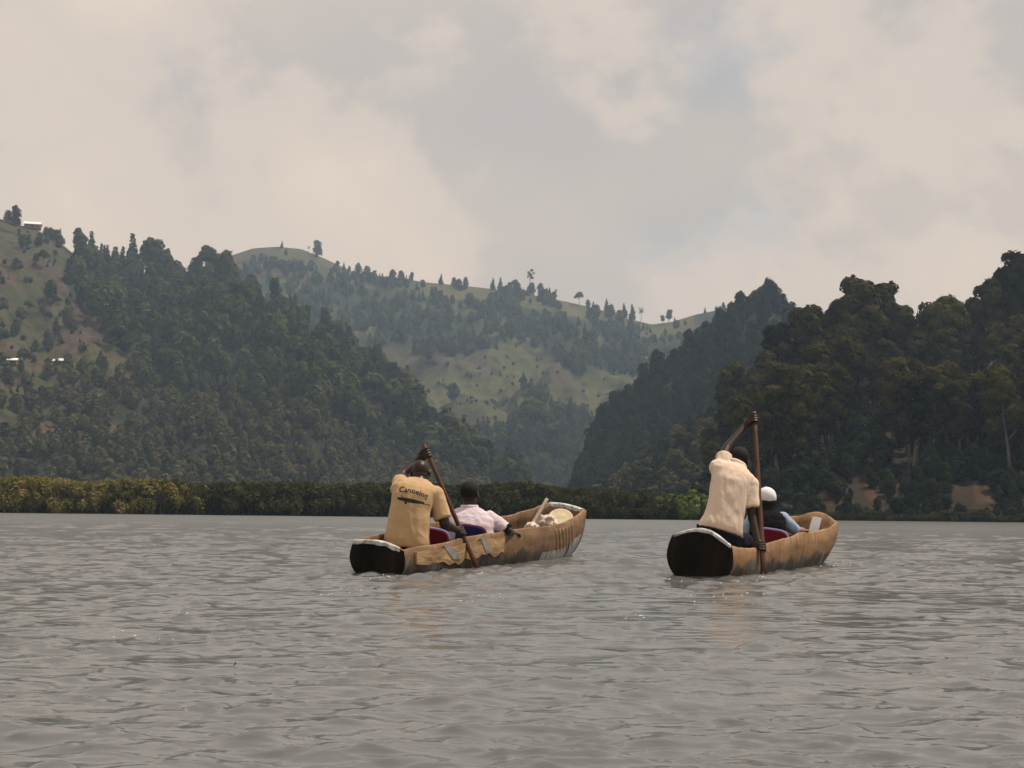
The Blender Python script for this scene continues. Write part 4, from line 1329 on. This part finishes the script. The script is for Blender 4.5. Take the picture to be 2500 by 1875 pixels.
def grip_hand(wrist, sp, sd, out_dir, s=1.0, shaft=0.019, thumb_up=True):
    """closed hand: four fingers wrapped round a shaft through sp along sd, thumb over them"""
    wrist, sp = Vector(wrist), Vector(sp); sd = unit(sd)
    e1 = wrist - sp; e1 = e1 - sd * e1.dot(sd); e1.normalize()
    e2 = sd.cross(e1)
    if e2.dot(Vector(out_dir)) < 0: e2 = -e2
    rr = shaft + 0.010 * s
    pr = []
    palm_c = sp + e1 * (rr + 0.012 * s)
    pr.append(capsule(wrist, wrist.lerp(palm_c, 0.55), .026 * s, .031 * s, 12))
    pr.append(ellipsoid(wrist.lerp(palm_c, 0.72), sd * .045 * s, e1 * .042 * s, e2 * .019 * s, 10, 14))
    lens = (0.92, 1.05, 1.0, 0.82)
    for k in range(4):
        off = sd * ((k - 1.5) * 0.0225 * s)
        knuckle = sp + off + e1 * (rr * 0.75) + e2 * (rr * 0.95)
        pts = [wrist.lerp(palm_c, 0.55) + off * 0.8 + e2 * 0.012 * s, knuckle]
        for a in (15, 60, 110, 160, 205):
            an = R(55 + a * lens[k])
            pts.append(sp + off + (e1 * math.cos(an) + e2 * math.sin(an)) * rr)
        rad = [.0092 * s, .0098 * s] + [.0092 * s, .009 * s, .0088 * s, .0082 * s, .007 * s]
        pr.append(tube(pts, rad, 9))
        for p_, r_ in zip(pts[1:], rad[1:]): pr.append(ellipsoid(p_, e1 * r_, e2 * r_, sd * r_, 6, 8))
    tb = wrist.lerp(palm_c, 0.5) - e2 * 0.012 * s + sd * (0.028 * s if thumb_up else -0.028 * s)
    tm = sp + e1 * rr * 0.5 - e2 * rr * 1.0 + sd * (0.040 * s if thumb_up else -0.040 * s)
    te = sp - e1 * rr * 0.7 - e2 * rr * 0.65 + sd * (0.030 * s if thumb_up else -0.030 * s)
    pr += [capsule(tb, tm, .0135 * s, .0115 * s, 9), capsule(tm, te, .0112 * s, .009 * s, 9)]
    return pr
def open_hand(wrist, d, nrm, s=1.0, curl=0.35):
    """relaxed hand lying palm down"""
    wrist = Vector(wrist); d = unit(d); nrm = unit(Vector(nrm) - d * Vector(nrm).dot(d)); sd = d.cross(nrm)
    pr = [capsule(wrist, wrist + d * .03 * s, .026 * s, .028 * s, 12), ellipsoid(wrist + d * .058 * s, sd * .042 * s, d * .05 * s, nrm * .016 * s, 10, 14)]
    for k, ln in enumerate((.072, .082, .077, .06)):
        b = wrist + d * .095 * s + sd * ((k - 1.5) * .021 * s)
        a, p = 0.0, b
        for seg in range(3):
            a += curl * (0.6 + 0.4 * seg)
            q = p + (d * math.cos(a) - nrm * math.sin(a)) * ln * s * (0.45, 0.32, 0.25)[seg]
            pr.append(capsule(p, q, (.0098, .009, .0082)[seg] * s, (.009, .0082, .007)[seg] * s, 8)); p = q
    t0 = wrist + d * .025 * s - sd * .03 * s
    t1 = t0 + (d * .6 - sd * .8) * .042 * s; t2 = t1 + (d * .95 - sd * .25) * .032 * s
    pr += [capsule(t0, t1, .0135 * s, .0115 * s, 8), capsule(t1, t2, .0112 * s, .009 * s, 8)]
    return pr
def chain(pts, rads, k=14):
    return [capsule(pts[i], pts[i + 1], rads[i], rads[i + 1], k) for i in range(len(pts) - 1)]
def secs_px(rows, tilt_depth):
    """rows: px, py, Y, half-width px, half-depth m, tilt (drop of the right side per unit), yaw"""
    out_ = []
    for px, py, Y, hw, hd, tilt, yaw in rows:
        c = P(px, py, Y)
        ax = unit((math.cos(yaw), math.sin(yaw), -tilt)) * (hw / F * Y)
        ay = ax.cross(Vector((0, -tilt_depth, -1))).normalized()
        ay = unit((-math.sin(yaw), math.cos(yaw), -tilt_depth)) * hd
        out_.append((c, ax, ay))
    return out_
def collar(c, ax, ay, up, h, flare, mat, parent, org, nm='collar'):
    V, Fq = [], []
    m = 30
    prof = [(1.0 + flare, -0.012), (1.03 + flare * .5, h * .5), (0.98, h), (0.90, h), (0.90, -0.01)]
    for s_, z in prof:
        for j in range(m):
            a = 2 * math.pi * j / m
            V.append(Vector(c) + ax * s_ * math.cos(a) + ay * s_ * math.sin(a) + up * z - org)
    for i in range(len(prof) - 1):
        for j in range(m): Fq.append((i * m + j, i * m + (j + 1) % m, (i + 1) * m + (j + 1) % m, (i + 1) * m + j))
    return obj(nm, mesh_np(nm, V, Fq, smooth=True), parent, mat)
def add_eyes(eyes, body, org, s=1.0):
    for e_ in eyes:
        V, Fq = ellipsoid(e_ - org, Vector((.0105, 0, 0)) * s, Vector((0, .0105, 0)) * s, Vector((0, 0, .0105)) * s, 8, 12)
        obj('eye', mesh_np('eye', V, Fq, smooth=True), body, M_EYE)
def on_cloth(target, pts2d, faces, off=0.008):
    """lay flat print (given in photograph pixels) on the cloth's back surface"""
    me = target.data
    bv = BVHTree.FromPolygons([target.matrix_world @ v.co for v in me.vertices], [tuple(p.vertices) for p in me.polygons])
    V = []
    for px, py in pts2d:
        a = P(px, py, 11.0); d = (P(px, py, 12.0) - a).normalized()
        h = bv.ray_cast(a, d)
        V.append((h[0] - d * off) if h[0] is not None else P(px, py, 12.0))
    return V, faces
AX1 = (C1.M.to_3x3() @ Vector((0, 1, 0))).normalized()
AX2 = (C2.M.to_3x3() @ Vector((0, 1, 0))).normalized()
def legs(hip, ax, side_w, knee_up, thigh=0.40, shin=0.40, drop=0.30, pant=None):
    pr, feet = [], []
    sd = ax.cross(Vector((0, 0, 1))).normalized()
    for sg in (-1, 1):
        h = hip + sd * sg * side_w
        k = h + ax * thigh + Vector((0, 0, knee_up)) + sd * sg * 0.02
        a = k + ax * math.sqrt(max(shin ** 2 - drop ** 2, 0.01)) - Vector((0, 0, drop)) - sd * sg * 0.03
        pr.append((h, k, a)); feet.append((a, ax))
    return pr, feet
def leg_prims(lg, grow=0.0, upto=1.0):
    out_ = []
    for h, k, a in lg:
        out_ += [capsule(h, k, .080 + grow, .058 + grow, 14), capsule(k, k.lerp(a, upto), .056 + grow, .056 + grow - .018 * upto, 14)]
    return out_
def foot_prims(feet):
    return [p for a, ax in feet for p in (capsule(a, a + ax * .05 - Vector((0, 0, .035)), .036, .034, 10), ellipsoid(a + ax * .10 - Vector((0, 0, .045)), ax * .11, ax.cross(Vector((0, 0, 1))) * .04, Vector((0, 0, .026)), 8, 12))]

# --- paddler in tan T-shirt (left canoe)
def paddler_tan():
    rows = [(990, 1342, 11.98, 57, .145, .10, .1), (992, 1325, 11.98, 57, .145, .10, .1), (996, 1292, 11.99, 51, .135, .10, .1), (1001, 1248, 12.01, 48, .13, .12, .12), (1008, 1216, 12.04, 50, .128, .16, .15),
            (1017, 1195, 12.08, 55, .112, .2, .15), (1019, 1183, 12.10, 48, .09, .2, .15), (1021, 1176, 12.12, 31, .07, .18, .15), (1022, 1171, 12.13, 20, .055, .15, .15)]
    sec = secs_px(rows, 0.25)
    hip = P(994, 1338, 12.0); org = P(994, 1393, 12.0); org.z = 0.1
    neck = P(1022, 1174, 12.13); hc = P(1027, 1155, 12.225)
    sL, eL, wL = P(975, 1193, 12.10), P(981, 1158, 12.34), P(1022, 1122, 12.46)
    sR, eR, wR = P(1063, 1206, 12.10), P(1087, 1281, 12.06), P(1111, 1292, 12.22)
    sd1 = (PB1 - PT1).normalized()
    def onp(py): # point on the paddle at a pixel row
        lo, hi = 0.0, 1.0
        for _ in range(30):
            m = (lo + hi) / 2
            if pix(PT1.lerp(PB1, m))[1] < py: lo = m
            else: hi = m
        return PT1.lerp(PB1, lo)
    hu, hl = onp(1106), onp(1298)
    hp, eyes, A, ax = head_prims(hc, (0.10, 1, -0.30), s=1.0)
    lg, feet = legs(hip + Vector((-.02, .02, -.06)), AX1, .085, -.03, drop=0.16)
    body = fuse('person', hp + [capsule(neck - Vector((0, .02, .05)), hc + Vector((0, -.02, -.03)), .062, .056)] +
                [loft([(c, a * .86, b * .82) for c, a, b in sec])] +
                chain([sL, eL, wL], [.056, .047, .032]) + chain([sR, eR, wR], [.056, .047, .032]) +
                grip_hand(wL, hu, -sd1, (0, -1, 0.3), 1.12) + grip_hand(wR, hl, sd1, (0.4, -1, 0), 1.05, thumb_up=False) +
                leg_prims(lg) + foot_prims(feet), 0.0052, 3, M_SKIN, org=org)
    tag(body, 'person in tan lettered T-shirt paddling at the stern of the left canoe', 'person', 'people in the canoes')
    add_eyes(eyes, body, org)
    shirt = fuse('shirt', [loft(sec), capsule(sL + Vector((.02, 0, -.02)), sL.lerp(eL, 0.42), .075, .072, 16, False), capsule(sR, sR.lerp(eR, 0.80), .070, .077, 18, True),
                           ellipsoid(sL, Vector((.075, 0, 0)), Vector((0, .075, 0)), Vector((0, 0, .07))), ellipsoid(sR, Vector((.074, 0, 0)), Vector((0, .074, 0)), Vector((0, 0, .07)))],
                 0.0085, 7, M_TAN, body, (0.010, 7.0, 1.0, (1.3, 1, 0.7)), org)
    bpy.context.view_layer.update()
    collar(P(1022, 1173, 12.135), Vector((.066, .01, -.010)), Vector((0, .058, -.012)), Vector((0, .04, 1)), .014, .12, M_TAN, shirt, org)
    # 'Canoeing' printed across the shoulders, a canoe under it
    cu = bpy.data.curves.new('canoeing', 'FONT'); cu.body = 'Canoeing'; cu.size = 1; cu.shear = 0.12; cu.resolution_u = 3
    cu.offset = 0.02
    to = bpy.data.objects.new('t', cu); COL.objects.link(to)
    dg = bpy.context.evaluated_depsgraph_get(); dg.update()
    tm = bpy.data.meshes.new_from_object(to.evaluated_get(dg)); bpy.data.objects.remove(to)
    bm = bmesh.new(); bm.from_mesh(tm)
    bmesh.ops.triangulate(bm, faces=bm.faces)
    bmesh.ops.subdivide_edges(bm, edges=[e for e in bm.edges if e.calc_length() > 0.12], cuts=2)
    bmesh.ops.triangulate(bm, faces=bm.faces)
    bm.to_mesh(tm); bm.free()
    co = [v.co.copy() for v in tm.vertices]
    x0, x1 = min(c.x for c in co), max(c.x for c in co)
    p2 = []
    for c in co:
        u = (c.x - x0) / (x1 - x0)
        p2.append((974 + 71 * u + c.y * 2, 1201 + 10.5 * u + 6 * u * u - 3.5 * math.sin(math.pi * u) - (c.y if c.y > 0 else c.y * 1.9) * (19.5 - 3 * u)))
    V, Fq = on_cloth(shirt, p2, [tuple(p.vertices) for p in tm.polygons])
    obj('lettering', mesh_np('lettering', [v - org for v in V], Fq), shirt, M_INK)
    top, bot = [], []
    n = 24
    V2, F2 = [], []
    for i in range(n):
        u = i / (n - 1)
        px = 970 + 66 * u; cy = 1215.5 + 9.5 * u + 3 * u * u
        th = 6.4 * (max(0.03, math.sin(math.pi * min(1, 0.06 + 0.9 * u)))) ** 0.55
        for q in (-0.55, 0.0, 1.0): V2.append((px, cy + th * q))
    for i in range(n - 1):
        for j in range(2): F2.append((i * 3 + j, i * 3 + j + 1, (i + 1) * 3 + j + 1, (i + 1) * 3 + j))
    o_ = len(V2)
    for k in range(14):
        a = 2 * math.pi * k / 14; V2.append((990.5 + 3.2 * math.cos(a), 1227.5 + 3.4 * math.sin(a)))
    F2.append(tuple(o_ + k for k in range(14)))
    for a, b in (((979, 1209), (985, 1216)), ((985, 1218), (991, 1227)), ((1026, 1229.2), (1046, 1232)), ((1046, 1232), (1051, 1236))):
        dx, dy = b[0] - a[0], b[1] - a[1]; l = math.hypot(dx, dy); nx_, ny_ = -dy / l * .8, dx / l * .8
        o_ = len(V2); V2 += [(a[0] + nx_, a[1] + ny_), (b[0] + nx_, b[1] + ny_), (b[0] - nx_, b[1] - ny_), (a[0] - nx_, a[1] - ny_)]
        F2.append((o_, o_ + 1, o_ + 2, o_ + 3))
    V, Fq = on_cloth(shirt, V2, F2)
    obj('canoe_print', mesh_np('canoe_print', [v - org for v in V], Fq), shirt, M_INK)
    fuse('shorts', [loft([(hip - Vector((0, 0, .075)), Vector((.165, 0, 0)), Vector((0, .13, 0))), (hip + Vector((0, 0, .05)), Vector((.175, 0, 0)), Vector((0, .135, 0)))])] + leg_prims(lg, .016, 0.05), 0.011, 5, M_NAVY, body, None, org)
paddler_tan()

# --- paddler in cream polo shirt (right canoe)
def paddler_cream():
    rows = [(1757, 1304, 11.98, 57, .15, .28, .05), (1759, 1293, 11.98, 55, .15, .28, .05), (1768, 1262, 12.0, 47, .135, .22, .08), (1777, 1219, 12.03, 45, .127, .16, .1), (1784, 1180, 12.07, 48, .125, .22, .12),
            (1791, 1160, 12.11, 56, .115, .33, .12), (1792, 1147, 12.13, 49, .095, .38, .12), (1797, 1140, 12.15, 30, .07, .35, .12), (1800, 1136, 12.16, 20, .056, .3, .12)]
    sec = secs_px(rows, 0.3)
    hip = P(1760, 1318, 12.0); org = Vector((hip.x, hip.y, 0.2))
    neck = P(1800, 1138, 12.16); hc = P(1804, 1127, 12.265)
    sL, eL, wL = P(1753, 1143, 12.12), P(1776, 1093, 12.27), P(1819, 1042, 12.40)
    sR, eR, wR = P(1832, 1184, 12.10), P(1838, 1262, 12.0), P(1851, 1322, 11.86)
    sd1 = (PB2 - PT2).normalized()
    def onp(py):
        lo, hi = 0.0, 1.0
        for _ in range(30):
            m = (lo + hi) / 2
            if pix(PT2.lerp(PB2, m))[1] < py: lo = m
            else: hi = m
        return PT2.lerp(PB2, lo)
    hu, hl = onp(1022), onp(1335)
    hp, eyes, A, ax = head_prims(hc, (0.50, 1, -0.45), (0.12, 0, 1), 1.04)
    lg, feet = legs(hip + Vector((0, .02, -.02)), AX2, .095, .0, drop=0.36)
    body = fuse('person', hp + [capsule(neck - Vector((0, .02, .05)), hc + Vector((0, -.02, -.03)), .062, .057)] +
                [loft([(c, a * .86, b * .82) for c, a, b in sec])] +
                chain([sL, eL, wL], [.057, .047, .033]) + chain([sR, eR, wR], [.056, .046, .033]) +
                grip_hand(wL, hu, -sd1, (0.2, -1, 0.3), 1.12) + grip_hand(wR, hl, sd1, (0.8, -1, 0), 1.08, thumb_up=False) +
                leg_prims(lg) + foot_prims(feet), 0.0052, 3, M_SKIN, org=org)
    tag(body, 'person in cream polo shirt paddling at the stern of the right canoe', 'person', 'people in the canoes')
    add_eyes(eyes, body, org)
    V, Fq = hair_prims(A, ax, 1.04)
    obj('hair', mesh_np('hair', [v - org for v in V], Fq, smooth=True), body, M_HAIR)
    shirt = fuse('shirt', [loft(sec), capsule(sL + Vector((.03, 0, -.03)), sL.lerp(eL, 0.62), .078, .070, 18, True), capsule(sR, sR.lerp(eR, 0.74), .068, .073, 18, True),
                           ellipsoid(sL, Vector((.08, 0, 0)), Vector((0, .075, 0)), Vector((0, 0, .075))), ellipsoid(sR, Vector((.074, 0, 0)), Vector((0, .074, 0)), Vector((0, 0, .07)))],
                 0.0085, 7, M_CREAM, body, (0.0095, 6.5, 3.0, (1.6, 1, 0.6)), org)
    collar(P(1802, 1135, 12.17), Vector((.070, .01, -.03)), Vector((0, .062, -.015)), Vector((.1, .12, 1)), .028, .16, M_CREAM, shirt, org)
    lo = sec[0][0] + Vector((0, 0.0, -.10))
    fuse('trousers', [loft([(lo - Vector((-.02, 0, .05)), Vector((.15, 0, -.03)), Vector((0, .14, 0))), (lo + Vector((0, 0, .03)), Vector((.19, 0, -.05)), Vector((0, .155, 0))), (sec[0][0] + Vector((-.0, 0, .03)), Vector((.198, 0, -.055)), Vector((0, .148, 0)))])] +
         leg_prims(lg, .016, 0.95), 0.010, 6, M_NAVY, body, (0.008, 7, 5, (1, 1, 1)), org)
paddler_cream()

# --- passenger in pale pink shirt (left canoe)
def passenger_pink():
    rows = [(1150, 1335, 13.40, 50, .15, .05, -.1), (1150, 1305, 13.42, 55, .15, .05, -.1), (1150, 1280, 13.45, 57, .145, .06, -.1), (1151, 1264, 13.48, 55, .13, .08, -.1),
            (1149, 1253, 13.50, 46, .105, .06, -.1), (1147, 1246, 13.51, 34, .085, .03, -.1), (1146, 1240, 13.52, 24, .07, 0, -.1)]
    sec = secs_px(rows, 0.05)
    hip = P(1150, 1338, 13.42); org = Vector((hip.x, hip.y, 0.05))
    neck = P(1146, 1240, 13.52); hc = P(1148, 1207, 13.56)
    sL, eL, wL = P(1106, 1266, 13.50), P(1090, 1310, 13.60), P(1105, 1325, 13.82)
    sR, eR, wR = P(1193, 1265, 13.50), P(1240, 1296, 13.45), P(1252, 1302, 13.70)
    hp, eyes, A, ax = head_prims(hc, (0.55, 1, -0.05), s=1.08)
    lg, feet = legs(hip + Vector((0, .02, -.03)), AX1, .095, .12)
    body = fuse('person', hp + [capsule(neck - Vector((0, 0, .06)), hc + Vector((-.005, -.02, -.03)), .068, .062)] + [loft([(c, a * .86, b * .82) for c, a, b in sec])] +
                chain([sL, eL, wL], [.05, .042, .029]) + chain([sR, eR, wR], [.05, .042, .029]) +
                open_hand(wL, AX1 + Vector((0.2, 0, -.2)), (0, 0, 1)) + open_hand(wR, (0.4, 1, -.1), (0, 0, 1)) + leg_prims(lg) + foot_prims(feet), 0.0066, 4, M_SKIN, org=org)
    tag(body, 'person in pale pink shirt sitting in the left canoe with arm on its side', 'person', 'people in the canoes')
    add_eyes(eyes, body, org, 1.08)
    V, Fq = hair_prims(A, ax, 1.08)
    obj('hair', mesh_np('hair', [v - org for v in V], Fq, smooth=True), body, M_HAIR)
    shirt = fuse('shirt', [loft(sec), capsule(sL, sL.lerp(eL, .8), .066, .068, 16, True), capsule(sR - Vector((.03, 0, -.01)), sR.lerp(eR, .93), .074, .070, 18, True),
                           ellipsoid(sR, Vector((.07, 0, 0)), Vector((0, .07, 0)), Vector((0, 0, .068))), ellipsoid(sL, Vector((.07, 0, 0)), Vector((0, .07, 0)), Vector((0, 0, .066)))],
                 0.009, 7, M_PINK, body, (0.012, 6.0, 9.0, (1.3, 1, 1.3)), org)
    collar(P(1146, 1240, 13.52), Vector((.084, -.008, 0)), Vector((0, .078, 0)), Vector((0, .03, 1)), .030, .10, M_PINK, shirt, org)
    a, b = sR.lerp(eR, .88), sR.lerp(eR, 1.0)
    V, Fq = capsule(a, b, .074, .070, 20, True)
    obj('cuff', mesh_np('cuff', [v - org for v in V], Fq, smooth=True), shirt, M_NAVY)
    fuse('trousers', [loft([(hip - Vector((0, 0, .09)), Vector((.16, 0, 0)), Vector((0, .14, 0))), (hip + Vector((0, 0, .05)), Vector((.17, 0, 0)), Vector((0, .14, 0)))])] + leg_prims(lg, .016, 0.9), 0.011, 5, M_NAVY, body, None, org)
passenger_pink()

# --- passenger in white cap and dark vest (right canoe)
def passenger_cap():
    rows = [(1874, 1335, 13.1, 38, .13, .05, 0), (1874, 1305, 13.12, 41, .135, .05, 0), (1874, 1280, 13.15, 43, .13, .05, 0), (1874, 1262, 13.18, 41, .12, .05, 0), (1873, 1252, 13.2, 32, .095, .04, 0),
            (1872, 1246, 13.21, 20, .07, 0, 0), (1872, 1240, 13.22, 16, .06, 0, 0)]
    sec = secs_px(rows, 0.05)
    hip = P(1874, 1340, 13.12); org = Vector((hip.x, hip.y, 0.05))
    neck = P(1872, 1246, 13.2); hc = P(1871, 1222, 13.24)
    sL, eL, wL = P(1838, 1266, 13.18), P(1820, 1300, 13.2), P(1838, 1318, 13.4)
    sR, eR, wR = P(1911, 1266, 13.18), P(1938, 1290, 13.2), P(1955, 1294, 13.36)
    hp, eyes, A, ax = head_prims(hc, (-0.15, 1, -0.12), s=1.0)
    lg, feet = legs(hip + Vector((0, .02, -.03)), AX2, .09, .10)
    body = fuse('person', hp + [capsule(neck - Vector((0, 0, .06)), hc + Vector((0, -.02, -.03)), .055, .052)] + [loft([(c, a * .80, b * .78) for c, a, b in sec])] +
                chain([sL, eL, wL], [.044, .037, .026]) + chain([sR, eR, wR], [.044, .037, .026]) +
                open_hand(wL, AX2, (0, 0, 1), .95) + open_hand(wR, (0.55, 0.85, -.04), (0, 0, 1), 1.0, 0.10) + leg_prims(lg) + foot_prims(feet), 0.0066, 4, M_SKIN2, org=org)
    tag(body, 'person in white cap and dark vest sitting in the right canoe', 'person', 'people in the canoes')
    add_eyes(eyes, body, org)
    r, f, u = ax
    fuse('hair', [ellipsoid(A(0, -.03, -.02), r * .083, f * .078, u * .085), ellipsoid(A(0, -.055, -.085), r * .06, f * .045, u * .075)], 0.008, 4, M_HAIR, body, (0.006, 22, 2, (1, 1, .3)), org)
    V, Fq = ellipsoid(A(0, -.012, .030), r * .092, f * .110, u * .100, 26, 36)
    c0 = A(0, 0, 0)
    keep = [q for q in Fq if (sum((Vector(V[i]) for i in q), Vector()) / len(q) - c0).dot(u) > -0.012 + 0.10 * (sum((Vector(V[i]) for i in q), Vector()) / len(q) - c0).dot(f)]
    cap_ = obj('cap', mesh_np('cap', [v - org for v in V], keep, smooth=True), body, M_CAP)
    md = cap_.modifiers.new('thick', 'SOLIDIFY'); md.thickness = 0.004
    V, Fq = ellipsoid(A(0, .135, .004), r * .075, f * .065, u * .008, 10, 24)
    obj('peak', mesh_np('peak', [v - org for v in V], Fq, smooth=True), cap_, M_CAP)
    V, Fq = ellipsoid(A(0, -.012, .131), r * .008, f * .008, u * .005, 8, 12)
    obj('button', mesh_np('button', [v - org for v in V], Fq, smooth=True), cap_, M_CAP)
    V, Fq = tube([A(.07, -.07, -.012), A(.082, -.085, -.03), A(.082, -.09, -.05)], [.006, .006, .004], 7)
    obj('strap', mesh_np('strap', [v - org for v in V], Fq, smooth=True), cap_, M_BLACK)
    shirt = fuse('shirt', [loft([(c, a * .9, b * .9) for c, a, b in sec]), capsule(sL, sL.lerp(eL, 1.0), .062, .056, 16, False), capsule(sR, sR.lerp(eR, 1.05), .062, .054, 16, False)], 0.009, 6, M_LBLUE, body, (0.009, 8, 4, (1, 1, 1)), org)
    fuse('vest', [loft([(c, a, b * 1.12) for c, a, b in sec[:-1]])], 0.011, 5, M_BLACK, body, (0.012, 7, 14, (1, 1, 1.6)), org)
    fuse('trousers', [loft([(hip - Vector((0, 0, .09)), Vector((.15, 0, 0)), Vector((0, .13, 0))), (hip + Vector((0, 0, .04)), Vector((.155, 0, 0)), Vector((0, .13, 0)))])] + leg_prims(lg, .016, 0.9), 0.011, 5, M_NAVY, body, None, org)
passenger_cap()

# --- padded seats with backrests
def seat(px, py, Y, wd, hh, rz, mat, trim, label, canoe):
    p = P(px, py, Y)
    e = empty('boat_seat', p); e.rotation_euler = (R(-8), R(8), rz)
    tag(e, label, 'seat')
    def panel(nm, w2, h2, th, z0, m, grow=0.0):
        V, Fq = [], []
        n = 26
        ring = []
        for i in range(n):
            a = math.pi * i / (n - 1)
            ring.append((-w2 * math.copysign(abs(math.cos(a)) ** .5, math.cos(a)), z0 + h2 * 0.55 + h2 * 0.45 * math.sin(a) ** .8))
        ring = [(-w2, z0)] + ring + [(w2, z0)]
        for y, s_ in ((-th, .95), (-th * .5, 1), (th * .5, 1), (th, .95)):
            for x, z in ring: V.append((x * s_, y, z0 + (z - z0) * s_))
        k = len(ring)
        for j in range(3):
            for i in range(k): Fq.append((j * k + i, j * k + (i + 1) % k, (j + 1) * k + (i + 1) % k, (j + 1) * k + i))
        Fq.append(tuple(range(k))[::-1]); Fq.append(tuple(3 * k + i for i in range(k)))
        return obj(nm, mesh_np(nm, V, Fq), e, m), ring
    o, ring = panel('backrest', wd / 2, hh, .022, -hh, mat)
    V, Fq = tube([(x * 1.0, -0.0, z) for x, z in ring[1:-1]], [.012] * (len(ring) - 2), 8)
    obj('piping', mesh_np('piping', V, Fq, smooth=True), e, trim)
    V = [(x, y, z) for z in (-hh - .03, -hh + .012) for y in (0.0, .36) for x in (-wd / 2, wd / 2)]
    obj('cushion', mesh_np('cushion', V, [(0, 2, 3, 1), (4, 5, 7, 6), (0, 1, 5, 4), (2, 6, 7, 3), (0, 4, 6, 2), (1, 3, 7, 5)]), e, mat)
seat(1154, 1284, 13.2, .30, .22, R(-14), M_DBLUE, M_RED, 'dark blue padded seat back with red edge behind the pink shirted person', C1)
seat(1054, 1290, 12.5, .36, .20, R(-14), M_RED, M_BTRIM, 'red padded seat back with blue white edge beside the tan shirted paddler', C1)
seat(1888, 1293, 12.92, .30, .20, R(-22), M_RED, M_BTRIM, 'red padded seat back with blue edge behind the person in white cap', C2)

# a twig drifting in front
V, Fq = tube([(0, 0, 0), (.012, .004, .012), (.018, 0, .03)], [.004, .005, .002], 6)
V2, Fq2 = tube([(.012, .004, .012), (.03, 0, .012)], [.004, .002], 6)
V, Fq = join([(V, Fq), (V2, Fq2)])
o = obj('twig', mesh_np('twig', V, Fq, smooth=True), mat=M_DOOR)
o.location = P(570, 1620, 0.52 * F / (1620 - hor(570))); o.location.z = 0.004
o.scale = (.4, .4, .4)
tag(o, 'tiny dark twig drifting on the open water at lower left', 'twig')

# white flecks laid on the water as painted sun glints round hulls and paddles
M_GLINT = simple('white_glint_fleck', (0.75, 0.76, 0.76), (0.9, 0.9, 0.9), 9, 0.25, 0, spec=0.6)
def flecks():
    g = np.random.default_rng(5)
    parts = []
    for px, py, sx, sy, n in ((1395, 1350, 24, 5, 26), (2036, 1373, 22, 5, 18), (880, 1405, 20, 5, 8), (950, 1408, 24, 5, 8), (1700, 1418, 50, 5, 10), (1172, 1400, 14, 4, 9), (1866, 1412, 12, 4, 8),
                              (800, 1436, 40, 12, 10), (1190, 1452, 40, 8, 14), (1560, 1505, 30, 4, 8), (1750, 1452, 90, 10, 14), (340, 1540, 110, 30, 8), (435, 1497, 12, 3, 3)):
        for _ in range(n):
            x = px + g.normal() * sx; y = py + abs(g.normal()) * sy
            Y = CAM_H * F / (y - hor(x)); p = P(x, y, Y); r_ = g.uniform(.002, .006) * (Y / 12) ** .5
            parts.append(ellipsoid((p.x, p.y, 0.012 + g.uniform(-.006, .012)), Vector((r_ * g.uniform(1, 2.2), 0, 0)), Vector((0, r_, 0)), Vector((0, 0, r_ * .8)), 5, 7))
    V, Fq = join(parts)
    o = obj('glint_flecks', mesh_np('glint_flecks', V, Fq, smooth=True), mat=M_GLINT)
    tag(o, 'white flecks standing in for sun glints on the water round the canoes', None, kind='stuff')
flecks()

# ------------------------------------------------------------------ air
def haze():
    x0, x1, y0, y1, z0, z1 = -1750, 1750, -1700, 1900, -1.5, 235
    V = [(x, y, z) for z in (z0, z1) for y in (y0, y1) for x in (x0, x1)]
    me = mesh_np('haze', V, [(0, 2, 3, 1), (4, 5, 7, 6), (0, 1, 5, 4), (2, 6, 7, 3), (0, 4, 6, 2), (1, 3, 7, 5)])
    m = bpy.data.materials.new('hazy_air'); m.use_nodes = True
    t = m.node_tree; t.nodes.clear()
    out_ = N(t, 'ShaderNodeOutputMaterial'); v = N(t, 'ShaderNodeVolumePrincipled')
    v.inputs['Color'].default_value = (0.54, 0.73, 1.0, 1)
    v.inputs['Absorption Color'].default_value = (1, 1, 1, 1)
    v.inputs['Density'].default_value = HAZE_DENSITY
    v.inputs['Anisotropy'].default_value = 0.0
    t.links.new(v.outputs[0], out_.inputs['Volume'])
    o = obj('haze', me, mat=m)
    tag(o, 'pale blue haze in the air over the lake', None, kind='stuff')
HAZE_DENSITY = 0.00035
haze()
